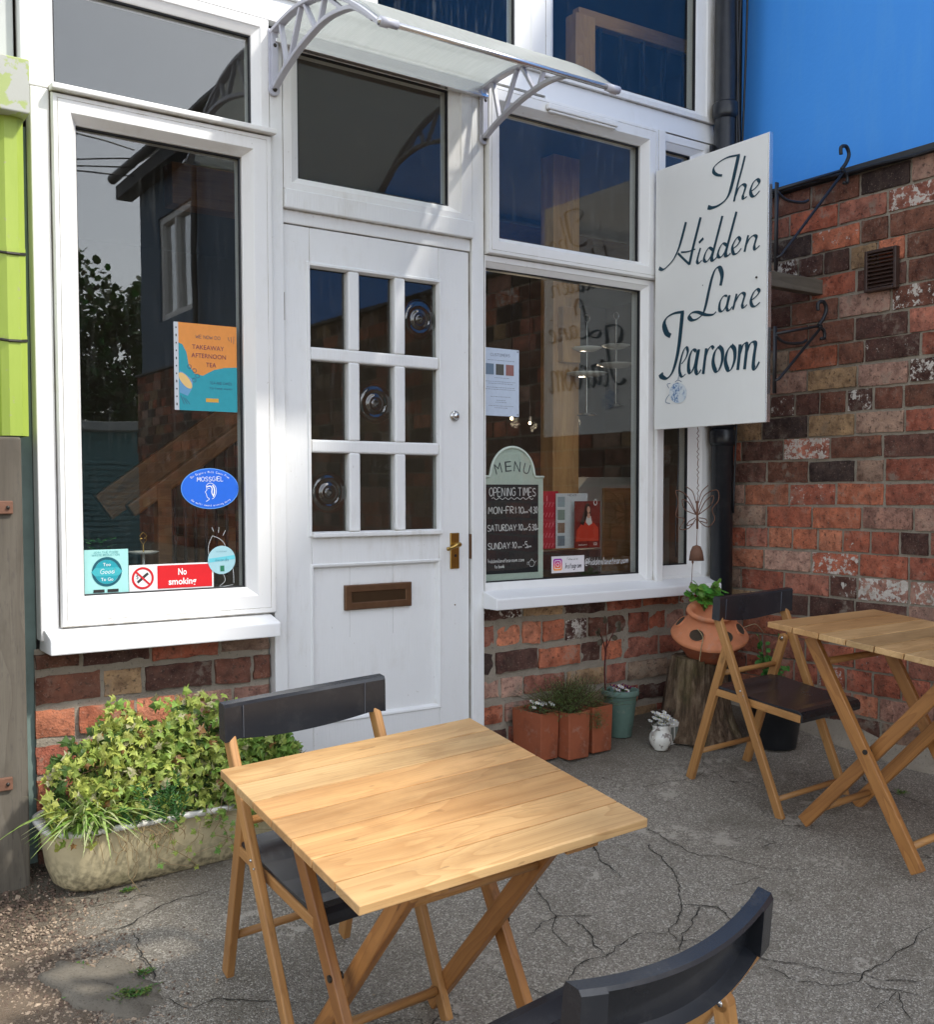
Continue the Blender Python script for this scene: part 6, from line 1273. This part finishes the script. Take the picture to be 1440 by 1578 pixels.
# ================================================================== BUTTERFLY CHIME
YB = -.2; bo_ = aty(1075, 790, YB); bc = empty('butterfly_wind_chime', bo_, 'rusty wire butterfly wind chime with a little bell hanging by the narrow window', 'wind chime')
def B(px, py): return aty(px, py, YB)-bo_
mb = MB()
for pts in ([(1075, 795), (1060, 765), (1042, 756), (1046, 775), (1042, 795), (1055, 800), (1048, 815), (1062, 814), (1073, 800)], [(1075, 795), (1085, 765), (1105, 755), (1108, 770), (1098, 785), (1102, 800), (1092, 812), (1080, 805), (1075, 797)],
            [(1073, 793), (1062, 775), (1052, 770), (1056, 785), (1073, 793)], [(1077, 793), (1088, 772), (1100, 764), (1096, 778), (1077, 793)], [(1072, 798), (1062, 804), (1060, 810), (1070, 806)], [(1078, 798), (1088, 800), (1090, 806), (1080, 803)], [(1073, 775), (1068, 758), (1058, 750)], [(1077, 775), (1082, 758), (1092, 748)]):
    mb.tube([B(*q) for q in cat([Vector(t) for t in pts], 5)], .0022, 6)
mb.tube([B(1075, 772), B(1075, 815)], .005, 8); mb.build('butterfly', M_rust, bc, smooth=True)
mb = MB(); pts = [B(1076+1.5*math.sin(y*.9), y) for y in range(600, 776, 4)]; mb.tube(pts, .0018, 6); mb.build('chain', M_rust, bc)
bz = B(1074, 840); mb = MB(); mb.lathe([(.004, .0), (.018, -.006), (.028, -.03), (.034, -.07), (.031, -.07), (.024, -.03), (0, -.008)], 24, (bz.x, bz.y, bz.z)); mb.tube([B(1075, 815), B(1074, 840)], .0018, 6); mb.build('bell', M_rust, bc, smooth=True)
mb = MB(); b2 = B(1068, 866); b3 = B(1066, 900); mb.tube([b2, b3], .0016, 6); mb.lathe([(0, .012), (.006, .004), (.009, -.012), (0, -.03)], 12, tuple(b3)); mb.lathe([(0, .01), (.006, .0), (0, -.012)], 12, tuple(b2)); mb.build('clapper', M_rust, bc, smooth=True)

# ================================================================== ACROSS THE LANE (seen mirrored in the glass)
e = empty('shuttered_shed', (4.4, -13, -1.8), 'low teal shuttered shed mirrored in the left window', 'shed'); M_tl = simple('teal_shutter', (.16, .34, .36), .5, 0, .1)
bb('wall', M_tl, e, [(-1.6, 3, -.1, 0, 0, 2.75)], .01); mb = MB()
for k in range(26): mb.box(-1.2, 1.6, .005, .03, .1+k*.085, .16+k*.085)
mb.build('shutter', M_tl, e); bb('roof', M_greyp, e, [(-1.8, 3.2, -3, .3, 2.76, 2.9)], .01)
def far_tree(x, y, z, h, r, label, seed, grp):
    rn = random.Random(seed); e = empty('tree', (x, y, z), label, 'tree', grp); mb = MB(); mb.tube([(0, 0, 0), (.05, 0, h*.3), (0, .1, h*.7)], [.16, .12, .05], 8, (.1, .07, .05, 1)); mb.build('trunk', M_bark, e); mb = MB()
    for _ in range(7000):
        q = Vector((rn.gauss(0, 1), rn.gauss(0, 1), rn.gauss(0, 1))).normalized()*(rn.random()**.35); p = Vector((q.x*r, q.y*r, h*.6+q.z*h*.42)); p += Vector((noise.noise(p*1.3), noise.noise(p*1.3+Vector((5, 0, 0))), noise.noise(p*1.3+Vector((0, 5, 0)))))*r*.5
        leaf(mb, p, (rn.gauss(0, 1), rn.gauss(0, 1), rn.gauss(0, 1)), (0, 0, 1), rn.uniform(.10, .2), (.05*rn.uniform(.6, 1.5), .11*rn.uniform(.6, 1.4), .03, 1), 'round')
    mb.build('crown', M_leaf, e)
GTr = 'trees mirrored in the left window'
far_tree(5.5, -18, -1.9, 6.6, 1.5, 'taller green tree mirrored in the left window beside the slate house', 3, GTr); far_tree(3.4, -19, -1.9, 5.4, 1.5, 'lower green tree mirrored at the left edge of the left window', 4, GTr); far_tree(7.4, -19, -1.9, 6.2, 1.8, 'green tree half hidden behind the slate house in the mirrored view', 5, GTr)
wr_ = empty('overhead_wires', (3.9, -8.6, 3.6), 'black overhead wires mirrored in the left window', 'cable', None)
for k, (dx, dy, dz) in enumerate(((-9, 1.5, .4), (-9, .6, 0), (-9, 0, -.2), (-9, 2.6, 1.6), (-9, 3.2, 1.5))):
    mb = MB(); mb.tube([(dx*t, dy*t, .1*k+dz*t-.5*math.sin(math.pi*t)) for t in np.linspace(0, 1, 14)], .009, 5); mb.build('wire', M_iron, wr_)

# ------------------------------------------------------------------ lit pendant bulbs inside
for k, (px, py, y) in enumerate(((789, 645, 1.6), (817, 652, 2.2), (884, 645, 1.9))):
    p = aty(px, py, y); e = empty('pendant_lamp', p, ['lit pendant bulb under the white notice inside the right window', 'smaller lit pendant bulb just right of the notice', 'lit pendant bulb right of the timber post'][k], 'lamp', 'lit bulbs in the tearoom')
    mb = MB(); mb.ball((0, 0, 0), .009, 12); a = N('lit_bulb'); mb.build('bulb', a.end(a.n('Emission', {'Color': (1, .72, .42, 1), 'Strength': 9.}).outputs[0]), e, smooth=True)
    mb = MB(); mb.tube([(0, 0, .014), (0, 0, 1.6-p.z)], .003, 5); mb.lathe([(.012, .012), (.013, .045), (0, .05)], 12); mb.build('flex', M_iron, e)
    ld = bpy.data.lights.new('bulb_light', 'POINT'); ld.energy = 1.6; ld.color = (1, .8, .58); ld.shadow_soft_size = .03; lo_ = bpy.data.objects.new('bulb_light', ld); COL.objects.link(lo_); lo_.parent = e; lo_.location = (0, -.05, -.03)

# ------------------------------------------------------------------ fallen petals, grit and leaf bits
mb = MB(); rn = random.Random(77)
for _ in range(420):
    x = rn.uniform(.7, 4.0); y = -abs(rn.gauss(0, .9)) if rn.random() < .6 else rn.uniform(-2.2, -.05); q = Vector((x, y, gz(x, y)+.007)); t = rn.random()
    c = (.45, .42, .36, 1) if t < .35 else (.20, .14, .07, 1) if t < .75 else (.10, .13, .05, 1)
    leaf(mb, q, (rn.gauss(0, 1), rn.gauss(0, 1), .05), (0, 0, 1), rn.uniform(.003, .009), c, rn.choice(('round', 'thin')), .4)
tag(mb.build('leaf_litter', M_leaf), 'scattered grit petals and leaf bits lying on the tarmac', 'litter', kind='stuff')
